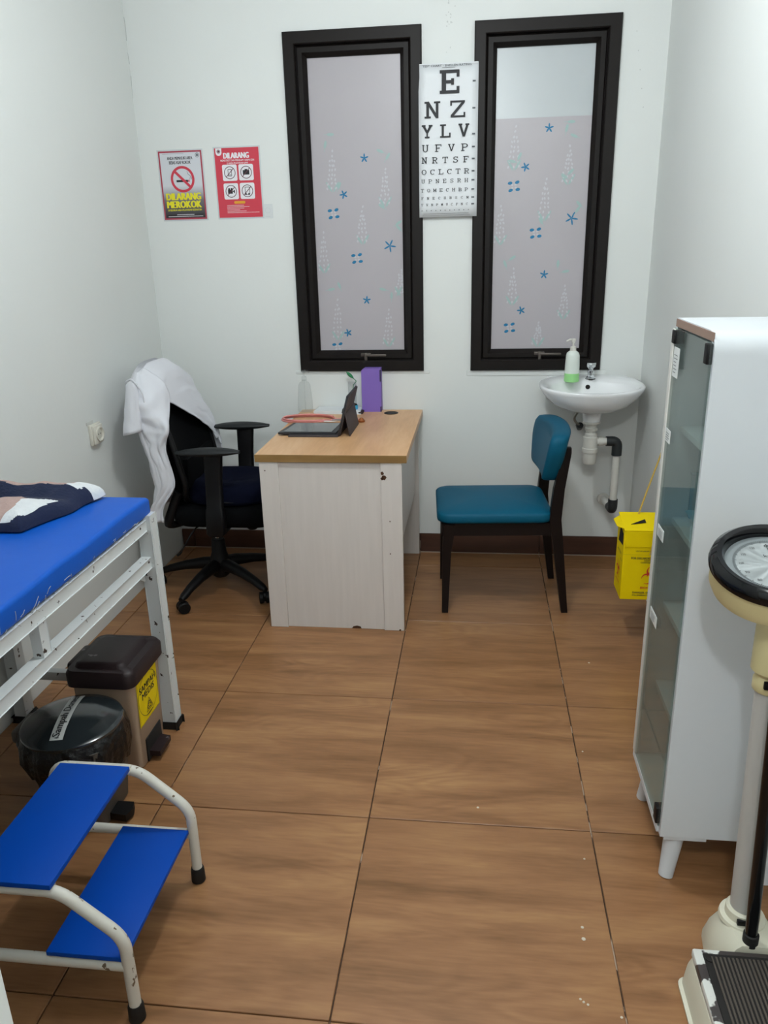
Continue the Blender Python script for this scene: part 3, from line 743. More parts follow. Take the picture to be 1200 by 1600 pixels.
# ------------------------------------------------------------------ teal chair (local: front is -x)
t = thing('teal_chair', 'low-backed chair with teal upholstery and dark wooden legs beside the desk', 'chair', (.348, .888, 0), math.radians(4))
def cushion(x0, x1, y0, y1, z0, z1, r, puff):
    rs = []
    for k, (ins, z, dz) in enumerate([(.012, z0, 0), (.002, z0+.005, 0), (0, z0+.014, 0), (0, z0+.034, 0), (.005, z0+.041, 0), (.016, z0+.046, 0), (.05, z0+.053, 0), (.10, z0+.059, 0), (.16, z0+.062, 0)]):
        rs.append([Vector((x, y, z+dz)) for x, y in rrect(x0+ins, x1-ins, y0+ins, y1-ins, max(r-ins*.5, .012), 7)])
    bm = B(); add_rings(bm, rs); return bm
obj('seat', cushion(-.240, .236, -.207, .207, .408, .468, .055, .007), TEAL, t, world=False, angle=60)
obj('apron', bevel_all(prism([(-.222, -.19, .352), (.228, -.19, .352), (.228, .19, .352), (-.222, .19, .352)], (0, 0, .053)), .003), DARKW, t, world=False)
for s in (-1, 1):
    y = s*.180
    bm = B(); add_rings(bm, [[Vector((x, yy, z)) for x, yy in ((cx_-w_, y-w_), (cx_+w_, y-w_), (cx_+w_, y+w_), (cx_-w_, y+w_))] for cx_, w_, z in ((-.207, .013, 0), (-.200, .018, .28), (-.194, .0215, .345), (-.19, .0225, .402))])
    obj('leg', bevel_all(bm, .003), DARKW, t, world=False)
    bm = B(); add_rings(bm, [[Vector((x, yy, z)) for x, yy in ((cx_-wx, y-.014), (cx_+wx, y-.014), (cx_+wx, y+.014), (cx_-wx, y+.014))] for cx_, wx, z in ((.300, .013, 0), (.258, .021, .32), (.243, .024, .42), (.252, .022, .55), (.276, .017, .700), (.281, .011, .722))])
    obj('leg', bevel_all(bm, .003), DARKW, t, world=False)
# back pad: lens outline in its own plane, curved across
bm = B(); rs = []
out = [(-.212, .075), (-.205, .11), (-.165, .128), (0, .134), (.165, .128), (.205, .11), (.212, .075), (.206, .02), (.17, -.085), (.145, -.112), (.10, -.120), (0, -.122), (-.10, -.120), (-.145, -.112), (-.17, -.085), (-.206, .02)]
out = [(p.x, p.y) for p in catmull([Vector((a, b, 0)) for a, b in out+[out[0]]], 64)][:-1]
for ins, dep in ((.80, -.044), (.93, -.042), (.985, -.032), (1, -.014), (1, .010), (.98, .024), (.90, .030)):
    rg = []
    for a, b in out:
        yy, zz = a*ins, b*ins; cur = .035*(yy/.21)**2
        zz *= .84; yy *= 1.06; rg.append(Vector((.236+dep-cur*1.0+.020+.20*(zz+.02), yy, .672+zz)))
    rs.append(rg)
add_rings(bm, rs); obj('backrest', bm, TEAL, t, world=False, angle=60)

# ------------------------------------------------------------------ office chair (faces the desk, +x)
HX, HY = -.899, .893
t = thing('office_chair', 'black swivel office chair with armrests behind the desk', 'chair', (HX, HY, 0))
a0 = math.atan2(.725-HY, -.646-HX)
for k in range(5):
    a = a0+2*PI*k/5; c, s = math.cos(a), math.sin(a); pv = Vector((c, s, 0)); nv = Vector((-s, c, 0)); base = Vector((HX, HY, 0))
    rs = []
    for q, (r, z, w_, h_) in enumerate(((.02, .115, .030, .034), (.08, .118, .029, .028), (.16, .108, .025, .022), (.24, .090, .021, .018), (.29, .072, .019, .016), (.312, .066, .012, .010))):
        ctr = base+pv*r+Vector((0, 0, z)); rs.append(circle(ctr, w_, 12, nv, Vector((0, 0, 1)), h_))
    bm = B(); add_rings(bm, rs); lg = obj('base_arm', bm, BLACKP, t)
    cc = base+pv*.300+nv*.0
    bm = B(); ax = (nv*.8+pv*.6).normalized(); vx = Vector((0, 0, 1)).cross(ax).normalized()
    for sgn in (-1, 1):
        ctr = cc+ax*(sgn*.014)+Vector((0, 0, .0265)); rs = [circle(ctr+ax*d_, r2, 18, vx, Vector((0, 0, 1))) for d_, r2 in ((-.010, .020), (-.008, .0262), (.006, .0262), (.010, .022))]
        add_rings(bm, rs)
    rs = [circle(cc+ax*d_+Vector((0, 0, .034)), .024, 16, vx, Vector((0, 0, 1)), .024) for d_ in (-.005, .005)]; add_rings(bm, rs)
    obj('caster', bm, BLACKP, lg, kind='stuff')
obj('hub', lathe([(.030, .055), (.045, .07), (.050, .10), (.044, .145), (.034, .175), (.031, .235), (.027, .24), (.001, .24)], (HX, HY, 0), n=28), BLACKP, t)
obj('gas_lift', lathe([(.0135, .22), (.0135, .40)], (HX, HY, 0), n=18), CHROME, t)
SX = -.80
bm = B(); rs = []
for ins, z in ((.07, .360), (.02, .368), (.004, .385), (0, .41), (.004, .440), (.02, .452), (.06, .455)):
    rs.append([Vector((x, y, z-.012*max(0, (x+.62)/.1) if x > -.62 else z)) for x, y in rrect(-1.035+ins, -.565-ins, .672+ins, 1.108-ins, .09-ins*.6, 8)])
add_rings(bm, rs); obj('seat', bm, BLACKF, t, angle=60)
obj('mechanism', bevel_all(prism([(-1.0, .82, .335), (-.76, .80, .335), (-.70, .89, .335), (-.76, .98, .335), (-1.0, .96, .335)], (0, 0, .03)), .008), BLACKP, t)
obj('tilt_knob', lathe([(.018, 0), (.024, .006), (.024, .03), (.016, .036)], (-.70, .80, .325), n=18), BLACKP, t)
obj('height_lever', tube(catmull([(-.92, .76, .355), (-.93, .70, .352), (-.955, .665, .31), (-.985, .655, .262), (-1.0, .65, .25)], 20), [.0035]*14+[.006]*6, n=8), BLACKP, t)
for y, zz in ((.648, .727), (1.118, .733)):
    bm = B(); rs = []
    for q in range(17):
        s = q/16; x = -.952+.27*s; e = math.sin(PI*min(max(s, .03), .97))**.45
        w_ = .037*e; h_ = .0185*e; z = zz-.013-.006*(1-s)**2
        rs.append(circle((x, y, z), w_, 14, Vector((0, 1, 0)), Vector((0, 0, 1)), h_))
    add_rings(bm, rs); pad = obj('armrest', bm, mat('dark_grey_armrest', '#1d2022', .5, spec=.3), t)
    xa = -.802
    bm = B(); rs = []
    for z, x, wx, wy in ((zz-.022, xa+.006, .040, .016), (.60, xa, .036, .017), (.47, xa-.006, .036, .019), (.462, xa-.006, .040, .023), (.36, xa-.010, .041, .023), (.345, xa-.010, .030, .018)):
        rs.append([Vector((px, py, z)) for px, py in rrect(x-wx, x+wx, y-wy, y+wy, .012, 3)])
    add_rings(bm, rs); obj('armrest_post', bm, BLACKP, t)
    sg = 1 if y < .9 else -1
    obj('armrest_bracket', box(xa-.045, xa+.03, min(y, y+sg*.16), max(y, y+sg*.16), .352, .368, .006), BLACKP, t)
# backrest: curved mesh panel in a rim, on a spine
def xb(z): return -.985-.25*max(0, z-.56)-.10*max(0, .56-z)**1.0+.02*math.sin((z-.45)*6)
bm = B(); rs = []
zs = [.47, .50, .56, .64, .72, .80, .87, .93, .968, .985]
hw = [.15, .185, .208, .215, .213, .208, .196, .178, .150, .112]
grid_f, grid_b = [], []
for z, h in zip(zs, hw):
    rf, rb = [], []
    for q in range(15):
        s = -1+2*q/14; x = xb(z)+.030*s*s
        rf.append(bm.verts.new((x+.010, .893+h*s, z))); rb.append(bm.verts.new((x-.012, .893+h*s, z)))
    grid_f.append(rf); grid_b.append(rb)
for g in (grid_f, grid_b):
    for a, b in zip(g[:-1], g[1:]):
        for q in range(14): bm.faces.new((a[q], a[q+1], b[q+1], b[q]))
R0 = grid_f[0]+[r[-1] for r in grid_f[1:]]+grid_f[-1][-2::-1]+[r[0] for r in grid_f[-2:0:-1]]
R1 = grid_b[0]+[r[-1] for r in grid_b[1:]]+grid_b[-1][-2::-1]+[r[0] for r in grid_b[-2:0:-1]]
for k in range(len(R0)):
    j = (k+1) % len(R0); bm.faces.new((R0[k], R0[j], R1[j], R1[k]))
back = obj('backrest', bm, BLACKF, t, angle=50)
pts = [Vector((xb(z)+.030, .893-h, z)) for z, h in zip(zs, hw)]+[Vector((xb(.985)+.01, .893, .990))]+[Vector((xb(z)+.030, .893+h, z)) for z, h in zip(zs[::-1], hw[::-1])]+[Vector((xb(.46), .893, .46))]
obj('back_rim', add_tube(B(), catmull(pts+[pts[0]], 90)[:-1], .013, n=10, closed=True), BLACKP, back)
obj('lumbar_pad', bevel_all(prism([(xb(.58)+.012, .72, .53), (xb(.58)+.020, .72, .66), (xb(.58)+.012, 1.06, .66), (xb(.58)+.012, 1.06, .53)], (.022, 0, 0)), .012), BLACKF, back)
obj('spine', tube(catmull([(-.86, .893, .352), (-.98, .893, .352), (-1.055, .893, .40), (-1.06, .893, .50), (-1.07, .893, .68)], 24), [.024]*12+[.020]*12, n=12), BLACKP, t)
obj('back_bracket', tube(catmull([(-.985, .705, .52), (-1.015, .70, .45), (-1.04, .70, .375), (-1.0, .76, .365)], 18), [.020]*12+[.016]*6, n=10), BLACKP, t)

t = thing('seat_cushion', 'navy blue ring cushion on the seat of the black office chair', 'cushion', (-.80, .89, .456))
cush = t
bm = B(); rs = []
for k, (f, z) in enumerate([(.90, .4565), (.985, .464), (1, .480), (.98, .506), (.90, .532), (.76, .546), (.56, .545), (.38, .535), (.2, .527), (.02, .526)]):
    rs.append([Vector((-.795+.215*f*math.copysign(abs(math.cos(a))**.85, math.cos(a)), .89+.195*f*math.copysign(abs(math.sin(a))**.85, math.sin(a)), z+.004*nz(math.cos(a)*2, math.sin(a)*2, f*2)*(k > 2))) for a in [2*PI*q/48 for q in range(48)]])
add_rings(bm, rs); obj('cushion_body', bm, NAVY, t, angle=80)
bm = B(); add_tube(bm, [Vector((-.795+.214*math.cos(a), .89+.194*math.sin(a), .478)) for a in [2*PI*q/60 for q in range(60)]], .0035, n=6, closed=True)
obj('piping', bm, mat('black_piping', '#07080d', .8), t)

# ------------------------------------------------------------------ white coat draped over the chair back
NU, NV = 96, 60
def coat_pt(u, v):
    # v: 0 at collar .. 1 at hem;  u: 0 near front edge .. 1 far front edge
    hem = .40 + (.66-.40)*sstep(.60, .92, u) if u > .6 else .40
    z = 1.052-(1.052-hem)*v
    X = xb(min(max(z, .47), 1.03))
    sh = sstep(1.052, .965, z)                       # shoulder opening 0..1
    back = X-.045-.050*sstep(1.0, .75, z)-.02*sstep(.75, .4, z)
    # far front edge: at the throat high up, slipping to the far side lower down
    yf = .735+(1.10-.735)*sstep(.965, .66, z)
    yn = .664+.111*sstep(.83, .955, z)
    hy = .236
    bulge = .022*sstep(.78, .62, z)*sstep(.46, .60, z)
    fx = X+.050
    nx = X+.004+.060*sstep(.70, .86, z)-.052*sstep(.60, .42, z)
    P = [(nx, yn), (nx-.02, .893-hy+.004), (min(X-.035, nx-.05), .893-hy-.004), (back+.03, .893-hy+.004), (back, .74), (back-.012, .893), (back, 1.04), (back+.03, .893+hy), (X+.005, .893+hy+.02), (fx+.0, .893+hy-.005), (fx+.004, (yf+.893+hy)/2), (fx-.002, yf)]
    p = catmull([Vector((a, b, 0)) for a, b in P], 201)[int(round(u*200))]
    c = Vector((X-.012, min(max(p.y, .76), 1.03), 0))
    k = .12+.88*math.sqrt(max(0, 1-(1-sh)**2))
    p = c+(p-c)*k
    fold = .013*nz(u*15, v*1.8, 2)*sstep(.05, .4, v)+.007*nz(u*32, v*3.5, 8)*sstep(.03, .4, v)+.007*nz(u*9, v*10, 5)+.004*nz(u*26, v*16, 15)
    q = Vector((p.x-c.x, p.y-c.y, 0)); q = q.normalized() if q.length > 1e-4 else Vector((0, 0, 0))
    ztop = 1.052-.012*((p.y-.893)/.2)**2-.055*sstep(.82, .66, p.y)-.03*sstep(.98, 1.12, p.y)
    z2 = z-(1.052-ztop)*sstep(.72, 1.0, z)
    return Vector((p.x, p.y, z2))+q*(max(fold, -.004)+.009)
bm = B(); g = [[bm.verts.new(coat_pt(i/NU, (j/NV)**1.15)) for i in range(NU+1)] for j in range(NV+1)]
for a, b in zip(g[:-1], g[1:]):
    for i in range(NU): bm.faces.new((a[i], a[i+1], b[i+1], b[i]))
bm.faces.new(g[0])
t = thing('white_coat', 'short-sleeved white coat draped over the back of the black office chair', 'coat', (-1.10, .893, .30))
o = obj('coat_body', bm, COATM, t, angle=85)
md = o.modifiers.new('cloth', 'SOLIDIFY'); md.thickness = .0035; md.offset = 1
bm = B(); rs = []
for q in range(15):
    s = q/14; z = .988-.193*s; xc = -1.108-.012*s; yc = .652-.022*s
    a_, b_ = .024+.016*s, .011+.015*s
    rs.append([Vector((xc+a_*math.cos(th)*(1+.05*nz(q*.5, math.cos(th)*2, 3)), yc+b_*math.sin(th)+.005*nz(s*4, math.cos(th)*3, 1), z+.012*math.cos(th)*s*.8+(.018*(1-abs(math.cos(th))) if q == 0 else 0))) for th in [2*PI*k/24 for k in range(24)]])
bm_top = [Vector((-1.108+.010*math.cos(2*PI*k/24), .650+.004*math.sin(2*PI*k/24), 1.0)) for k in range(24)]
rs.insert(0, bm_top)
vr = add_rings(bm, rs, True, False); bm.faces.new(vr[0])
sl = obj('sleeve', bm, COATM, t, angle=80); md = sl.modifiers.new('cloth', 'SOLIDIFY'); md.thickness = .003; md.offset = 0
obj('sleeve_seam', tube(catmull([(-1.132, .650, 1.000), (-1.10, .644, 1.010), (-1.062, .646, .945), (-1.068, .646, .86)], 30), .0030, n=7), COATM, t)

# ------------------------------------------------------------------ wash basin with tap and drain
t = thing('wash_basin', 'white ceramic wall-hung basin with chrome tap below the right window', 'sink', (.782, 1.19, .88))
def sring(sx, sy, z, cy, n=64, e=2.25, tilt=.0):
    out = []
    for k in range(n):
        a = 2*PI*k/n; c, s = math.cos(a), math.sin(a)
        x = .782+sx*math.copysign(abs(c)**(2/e), c); y = cy+sy*math.copysign(abs(s)**(2/e), s)
        out.append(Vector((x, min(y, YB-.001), z+.062*(y-1.19))))
    return out
bm = B()
add_rings(bm, [sring(.05, .05, .780, 1.17), sring(.085, .085, .786, 1.18), sring(.13, .125, .798, 1.185), sring(.175, .158, .820, 1.19), sring(.208, .181, .852, 1.195), sring(.226, .192, .878, 1.196), sring(.229, .195, .889, 1.196), sring(.226, .193, .895, 1.196), sring(.214, .183, .896, 1.193),
               sring(.196, .135, .892, 1.150), sring(.188, .126, .880, 1.150), sring(.165, .108, .840, 1.150), sring(.12, .078, .818, 1.152), sring(.06, .045, .808, 1.155), sring(.018, .018, .806, 1.158)])
basin = obj('basin_bowl', bm, CERAM, t, angle=60)
obj('wall_flange', bevel_all(prism([(.60, 1.375, .80), (.965, 1.375, .80), (.965, 1.375, .90), (.60, 1.375, .90)], (0, .0095, 0)), .003), CERAM, basin)
obj('overflow_hole', lathe([(.0105, 0), (.0105, .002), (.0001, .002)], (0, 0, 0), n=20, M=Matrix.Translation((.776, 1.268, .868)) @ Matrix.Rotation(math.radians(58), 4, 'X')), DARKH, basin)
TX, TY, TZ = .790, 1.305, .903
tp = obj('tap', lathe([(.021, -.004), (.021, .004), (.014, .008), (.013, .020), (.016, .026), (.015, .034), (.010, .040), (.013, .046), (.021, .052), (.023, .062), (.021, .070), (.012, .074), (.0001, .075)], (TX, TY, TZ), n=12), CHROME, t, angle=20)
obj('spout', tube(catmull([(TX, TY, TZ+.022), (TX, TY-.045, TZ+.030), (TX, TY-.062, TZ+.018)], 12), [.010]*6+[.0085]*6, n=12), CHROME, tp)
obj('tap_gasket', lathe([(.023, -.007), (.023, -.002), (.001, -.002)], (TX, TY, TZ), n=20), RUBBER, tp)
DX, DY = .788, 1.165
def pvc(name, prof, m=PVC, par=t): return obj(name, lathe(prof, (DX, DY, 0), n=28), m, par)
pvc('waste_tail', [(.046, .785), (.042, .765), (.038, .738), (.0375, .733)], CERAM)
pvc('waste_nut', [(.039, .732), (.039, .724), (.029, .722), (.025, .712), (.025, .706), (.028, .703), (.028, .692), (.023, .690), (.022, .66)])
tr = pvc('bottle_trap', [(.022, .682), (.028, .677), (.028, .664), (.032, .662), (.032, .612), (.035, .610), (.035, .592), (.031, .590), (.031, .545), (.027, .537), (.001, .536)])
obj('trap_outlet', tube([(DX+.028, DY, .640), (DX+.095, DY+.004, .640)], [.017, .017], n=18), PVC, tr)
obj('outlet_nut', tube([(DX+.034, DY, .640), (DX+.056, DY+.002, .640)], .0215, n=10), PVC, tr)
EX, EY = DX+.120, DY+.006
obj('elbow', tube(fillet([(DX+.070, EY-.002, .640), (EX, EY, .640), (EX, EY, .575)], .035, 6), .0225, n=18), PVCD, t)
obj('drain_pipe', tube([(EX, EY, .585), (EX, EY, .355)], .0165, n=18), PVC, t)
obj('elbow', tube(fillet([(EX, EY, .365), (EX, EY, .312), (EX-.003, EY+.060, .312)], .028, 6), .0215, n=18), PVCD, t)
obj('wall_pipe', tube([(EX-.003, EY+.05, .312), (EX-.010, YB+.002, .300)], .0165, n=18), PVC, t)
obj('wall_collar', tube([(EX-.009, YB-.02, .301), (EX-.010, YB, .300)], .030, n=20), PVC, t)
obj('stop_valve', bevel_all(add_tube(B(), [(DX-.030, YB, .665), (DX-.030, YB-.05, .665), (DX-.030, YB-.07, .68)], [.012, .014, .016], n=10), .002, 1), PVCD, t)
obj('supply_hose', tube(catmull([(DX-.030, YB-.06, .675), (DX-.06, YB-.09, .72), (DX-.02, YB-.10, .79), (TX, TY, .86)], 20), .006, n=8), STEEL, t)

SXp, SYp = .698, 1.235; SZ = .8965+.062*(SYp-1.19)
t = thing('soap_bottle', 'frosted pump bottle with some green soap on the basin rim', 'bottle', (SXp, SYp, SZ))
obj('bottle_body', lathe([(.0325, .038), (.0315, .075), (.0300, .115), (.026, .128), (.016, .136), (.0125, .138)], (SXp, SYp, SZ), n=32), FROST, t)
obj('green_soap', lathe([(.031, 0), (.034, .003), (.0326, .038), (.0001, .038)], (SXp, SYp, SZ), n=32), GREENL, t, label='green soap in the bottom of the bottle')
pump(t, (SXp, SYp), SZ+.134, 1.05, PVC, -1)

# ------------------------------------------------------------------ things on the walls
def sheet(name, label, cat, x0, x1, z0, z1, m, thick=.0015, edge=LAMI, mar=.006, skew=0.0):
    t = thing(name, label, cat, ((x0+x1)/2, YB, z0))
    obj('sheet', box(x0-mar, x1+mar, YB-thick, YB-.0002, z0-mar, z1+mar, .0003, 1), edge, t)
    return t
# no smoking notice
x0, x1, z0, z1 = -1.181, -.977, 1.634, 1.925; W, H = x1-x0, z1-z0
t = sheet('no_smoking_notice', 'laminated no smoking notice with yellow lettering, left of the red notice', 'poster', x0, x1, z0, z1, None)
O = (x0, YB-.0016, z0); U, V = (1, 0, 0), (0, 0, 1)
Ink(O, U, V).rect(0, 0, W, H, .0004).build('red_border', POSTD, t)
gm = bpy.data.materials.new('faded_grey_print'); gm.use_nodes = True; N = gm.node_tree.nodes; L = gm.node_tree.links
tc = N.new('ShaderNodeTexCoord'); sp = N.new('ShaderNodeSeparateXYZ'); rp = N.new('ShaderNodeValToRGB'); L.new(tc.outputs['Generated'], sp.inputs[0]); L.new(sp.outputs['Z'], rp.inputs[0])
e = rp.color_ramp.elements; e[0].position = .02; e[0].color = lin('#2a262a'); e[1].position = .50; e[1].color = lin('#d2d4da'); k = e.new(.28); k.color = lin('#6f6c71')
L.new(rp.outputs[0], N['Principled BSDF'].inputs['Base Color']); N['Principled BSDF'].inputs['Roughness'].default_value = .3
b_ = .007
Ink(O, U, V).rect(b_, b_, W-b_, H-b_, .0006).build('background_print', gm, t)
I = Ink(O, U, V); I.text('ANDA MEMASUKI AREA', .040, .254, .160, .267, .02, .0009); I.text('BEBAS ASAP ROKOK', .048, .236, .150, .249, .02, .0009)
I.rect(.075, .160, .130, .169, .0009); I.line((.012, .018), (.19, .022), .002, .0009); I.build('black_lettering', BLACKI, t)
I = Ink(O, U, V); I.ring(.105, .172, .056, .011, .0012, n=48); I.line((.069, .207), (.141, .137), .0115, .0012); I.rect(.131, .160, .137, .169, .0009)
I.build('prohibition_symbol', POSTR, t)
I = Ink(O, U, V)
for a, c in (((.139, .170), (.143, .185)), ((.143, .185), (.133, .192)), ((.133, .192), (.128, .205)), ((.147, .17), (.149, .182))): I.line(a, c, .002, .0008)
I.ring(.183, .271, .010, .002, .0009, n=16); I.disc(.183, .271, .006, d=.0009, n=10); I.line((.02, .279), (.12, .279), .001, .0009)
I.build('smoke_print', mat('grey_ink', '#6b7078', .5), t)
I = Ink(O, U, V); I.text('DILARANG', .018, .084, .185, .114, .055, .0013); I.text('MEROKOK', .018, .050, .185, .080, .055, .0013); I.text('DI SELURUH AREA PELAYANAN KESEHATAN', .022, .037, .182, .045, .02, .0013)
I.build('yellow_lettering', YELI, t)
I = Ink(O, U, V); I.rect(.02, .0125, .186, .0145, .0013); I.rect(.062, .020, .145, .022, .0013); I.build('white_lettering', WHITEI, t)

# red notice
x0, x1, z0, z1 = -.917, -.712, 1.636, 1.929; W, H = x1-x0, z1-z0
t = sheet('red_notice', 'red prohibition notice with four white icon squares, right of the no smoking notice', 'poster', x0, x1, z0, z1, None)
O = (x0, YB-.0016, z0)
Ink(O, U, V).rect(0, 0, W, H, .0004).build('red_print', POSTR, t)
I = Ink(O, U, V); I.text('DILARANG', .040, .249, .160, .273, .05, .0008); I.text('MEMOTRET DAN MEREKAM TANPA IZIN', .026, .237, .182, .245, .012, .0008); I.text('DI AREA PELAYANAN KAMI', .055, .226, .152, .233, .012, .0008)
I.poly([(.006, .292), (.006, .275)]+[(.020-.014*math.cos(a), .275-.014*math.sin(a)) for a in [PI*q/10 for q in range(11)]]+[(.034, .292)], .0008)
for cx_, cz_ in ((.065, .190), (.141, .190), (.065, .112), (.141, .112)): I.poly([(x, y) for x, y in rrect(cx_-.034, cx_+.034, cz_-.034, cz_+.034, .007, 4)], .0008)
for q, (a, b_) in enumerate(((.040, .12), (.04, .145), (.04, .12), (.04, .10), (.04, .13), (.04, .19))): I.line((a, .052-.0062*q), (b_, .052-.0062*q), .0014, .0008)
I.build('white_print', WHITEI, t)
I = Ink(O, U, V)
for n_, (cx_, cz_) in enumerate(((.065, .190), (.141, .190), (.065, .112), (.141, .112))):
    I.ring(cx_, cz_, .0265, .0030, .0012, n=32); I.line((cx_-.018, cz_-.018), (cx_+.018, cz_+.018), .0030, .0014)
I.ring(.020, .279, .008, .002, .0012, n=14); I.disc(.02, .279, .005, d=.0012, n=8)
I.build('icon_ring_print', mat('maroon_ink', '#5c2a3a', .5), t, kind='stuff')
I = Ink(O, U, V)
c = (.065, .190)
for a, b_ in (((-.008, -.014), (-.008, .014)), ((.008, -.014), (.008, .014)), ((-.008, .014), (.008, .014)), ((-.008, -.014), (.008, -.014)), ((-.008, -.009), (.008, -.009))): I.line((c[0]+a[0], c[1]+a[1]), (c[0]+b_[0], c[1]+b_[1]), .0022, .0012)
c = (.141, .190); I.rect(c[0]-.015, c[1]-.010, c[0]+.015, c[1]+.009, .0012); I.rect(c[0]-.006, c[1]+.009, c[0]+.006, c[1]+.013, .0012)
c = (.065, .112); I.rect(c[0]-.015, c[1]-.010, c[0]+.007, c[1]+.006, .0012); I.disc(c[0]-.009, c[1]+.009, .005, d=.0012); I.disc(c[0]+.003, c[1]+.009, .005, d=.0012); I.poly([(c[0]+.007, c[1]), (c[0]+.017, c[1]+.007), (c[0]+.017, c[1]-.010)], .0012)
c = (.141, .112)
for a, b_ in (((-.010, -.016), (-.010, .016)), ((.010, -.016), (.010, .016)), ((-.010, .016), (.010, .016)), ((-.010, -.016), (.010, -.016))): I.line((c[0]+a[0], c[1]+a[1]), (c[0]+b_[0], c[1]+b_[1]), .0024, .0012)
I.rect(c[0]-.012, c[1]-.016, c[0]-.004, c[1]-.010, .0012); I.rect(c[0]+.003, c[1]-.016, c[0]+.011, c[1]-.010, .0012)
I.build('icon_print', BLACKI, t)
I = Ink(O, U, V); I.poly(rrect(.075, .060, .127, .070, .004, 4) and [(x, y) for x, y in rrect(.075, .127, .059, .070, .0045, 4)], .0008); I.build('gold_button_print', GOLDI, t)

t = thing('clear_sticker', 'small clear square sticker on the wall beside the red notice', 'sticker', (-.694, YB, 1.628))
obj('film', box(-.712, -.664, YB-.0012, YB-.0002, 1.628, 1.690, .0002, 1), mat('pale_film', '#d3d7d8', .3), t)
Ink((-.712, YB-.0013, 1.628), U, V).ring(.024, .034, .012, .001, .0003, n=20).rect(.012, .008, .036, .0095, .0003).build('faint_print', mat('faint_grey_ink', '#bfc4c7', .4), t)

# eye test chart: slab-serif letters drawn as strokes
SL = {  # strokes in a unit box (x 0..1, y 0..1): straight pieces, 'a' arcs (cx, cy, rx, ry, a0, a1)
'E': [(.2, 0, .2, 1), (0, .06, .92, .06), (0, .94, .92, .94), (.2, .5, .62, .5), (.88, 0, .88, .30), (.88, .70, .88, 1), (.62, .36, .62, .64)],
'F': [(.22, 0, .22, 1), (0, .06, .5, .06), (0, .94, .95, .94), (.22, .5, .62, .5), (.90, .70, .90, 1), (.62, .38, .62, .62)],
'N': [(.2, 0, .2, 1), (.8, 0, .8, 1), (.2, .97, .8, .03), (0, .06, .40, .06), (0, .94, .28, .94), (.60, .94, 1, .94)],
'Z': [(.05, .94, .95, .94), (.05, .06, .95, .06), (.88, .92, .12, .08), (.08, .70, .08, 1), (.92, 0, .92, .30)],
'Y': [(.5, 0, .5, .45), (.5, .42, .16, .94), (.5, .42, .84, .94), (.28, .06, .72, .06), (0, .94, .36, .94), (.64, .94, 1, .94)],
'L': [(.25, 0, .25, 1), (0, .06, .95, .06), (0, .94, .55, .94), (.91, 0, .91, .36)],
'V': [(.16, .94, .5, .04), (.84, .94, .5, .04), (0, .94, .36, .94), (.64, .94, 1, .94)],
'U': [(.2, .35, .2, .96), (.8, .35, .8, .96), ('a', .5, .36, .30, .30, 180, 360), (.03, .94, .38, .94), (.62, .94, .97, .94)],
'P': [(.22, 0, .22, 1), (0, .06, .5, .06), (.0, .94, .6, .94), (.22, .48, .6, .48), ('a', .58, .71, .32, .23, -90, 90)],
'R': [(.22, 0, .22, 1), (0, .06, .45, .06), (.0, .94, .6, .94), (.22, .50, .6, .50), ('a', .56, .72, .30, .22, -90, 90), (.52, .50, .84, .05), (.70, .06, 1, .06)],
'T': [(.5, 0, .5, 1), (.05, .94, .95, .94), (.28, .06, .72, .06), (.08, .70, .08, 1), (.92, .70, .92, 1)],
'S': [('a', .5, .72, .32, .22, 30, 270), ('a', .5, .28, .34, .22, -150, 90), (.84, .70, .84, .98), (.14, .02, .14, .30)],
'O': [('a', .5, .5, .40, .44, 0, 360)],
'C': [('a', .52, .5, .40, .44, 45, 315), (.86, .66, .86, .97)],
'H': [(.2, 0, .2, 1), (.8, 0, .8, 1), (.2, .5, .8, .5), (.02, .06, .38, .06), (.02, .94, .38, .94), (.62, .06, .98, .06), (.62, .94, .98, .94)],
'M': [(.16, 0, .16, 1), (.84, 0, .84, 1), (.16, .95, .5, .25), (.84, .95, .5, .25), (0, .06, .34, .06), (.66, .06, 1, .06), (0, .94, .2, .94), (.8, .94, 1, .94)],
'B': [(.22, 0, .22, 1), (0, .06, .6, .06), (0, .94, .58, .94), (.22, .52, .6, .52), ('a', .58, .73, .27, .21, -90, 90), ('a', .60, .29, .30, .23, -90, 90)],
'D': [(.22, 0, .22, 1), (0, .06, .5, .06), (0, .94, .5, .94), ('a', .46, .5, .42, .44, -90, 90)],
}
def slab(I, ch, x, z, w_, h, bold=.17, d=.0008):
    for n_, s in enumerate(SL[ch]):
        if s[0] == 'a':
            _, cx_, cy_, rx, ry, a0, a1 = s; k = max(6, int(abs(a1-a0)/20)); tt = bold*.5
            for q in range(k):
                pp = []
                for a, f in ((q/k, 1), ((q+1)/k, 1), ((q+1)/k, -1), (q/k, -1)):
                    th = math.radians(a0+(a1-a0)*a); tx = bold*.62 ; ty = bold*.40
                    pp.append((x+w_*(cx_+(rx+f*tx*.8)*math.cos(th)), z+h*(cy_+(ry+f*ty*.6)*math.sin(th))))
                I.poly(pp, d)
        else:
            ax, ay, bx, by = s; vert = abs(ay-by) > .45; th = bold*(1.0 if vert else .62)
            I.line((x+ax*w_, z+ay*h), (x+bx*w_, z+by*h), th*h*(.95 if vert else 1.0) if abs(ax-bx) > .01 or vert else bold*.62*h, d)
CX0, CX1, CZ0, CZ1 = .009, .262, 1.612, 2.216
t = thing('eye_chart', 'white eye test chart with black slab letters hung between the two windows', 'chart', ((CX0+CX1)/2, YB-.02, CZ0))
CY = YB-.0222
bm = B(); rs = []
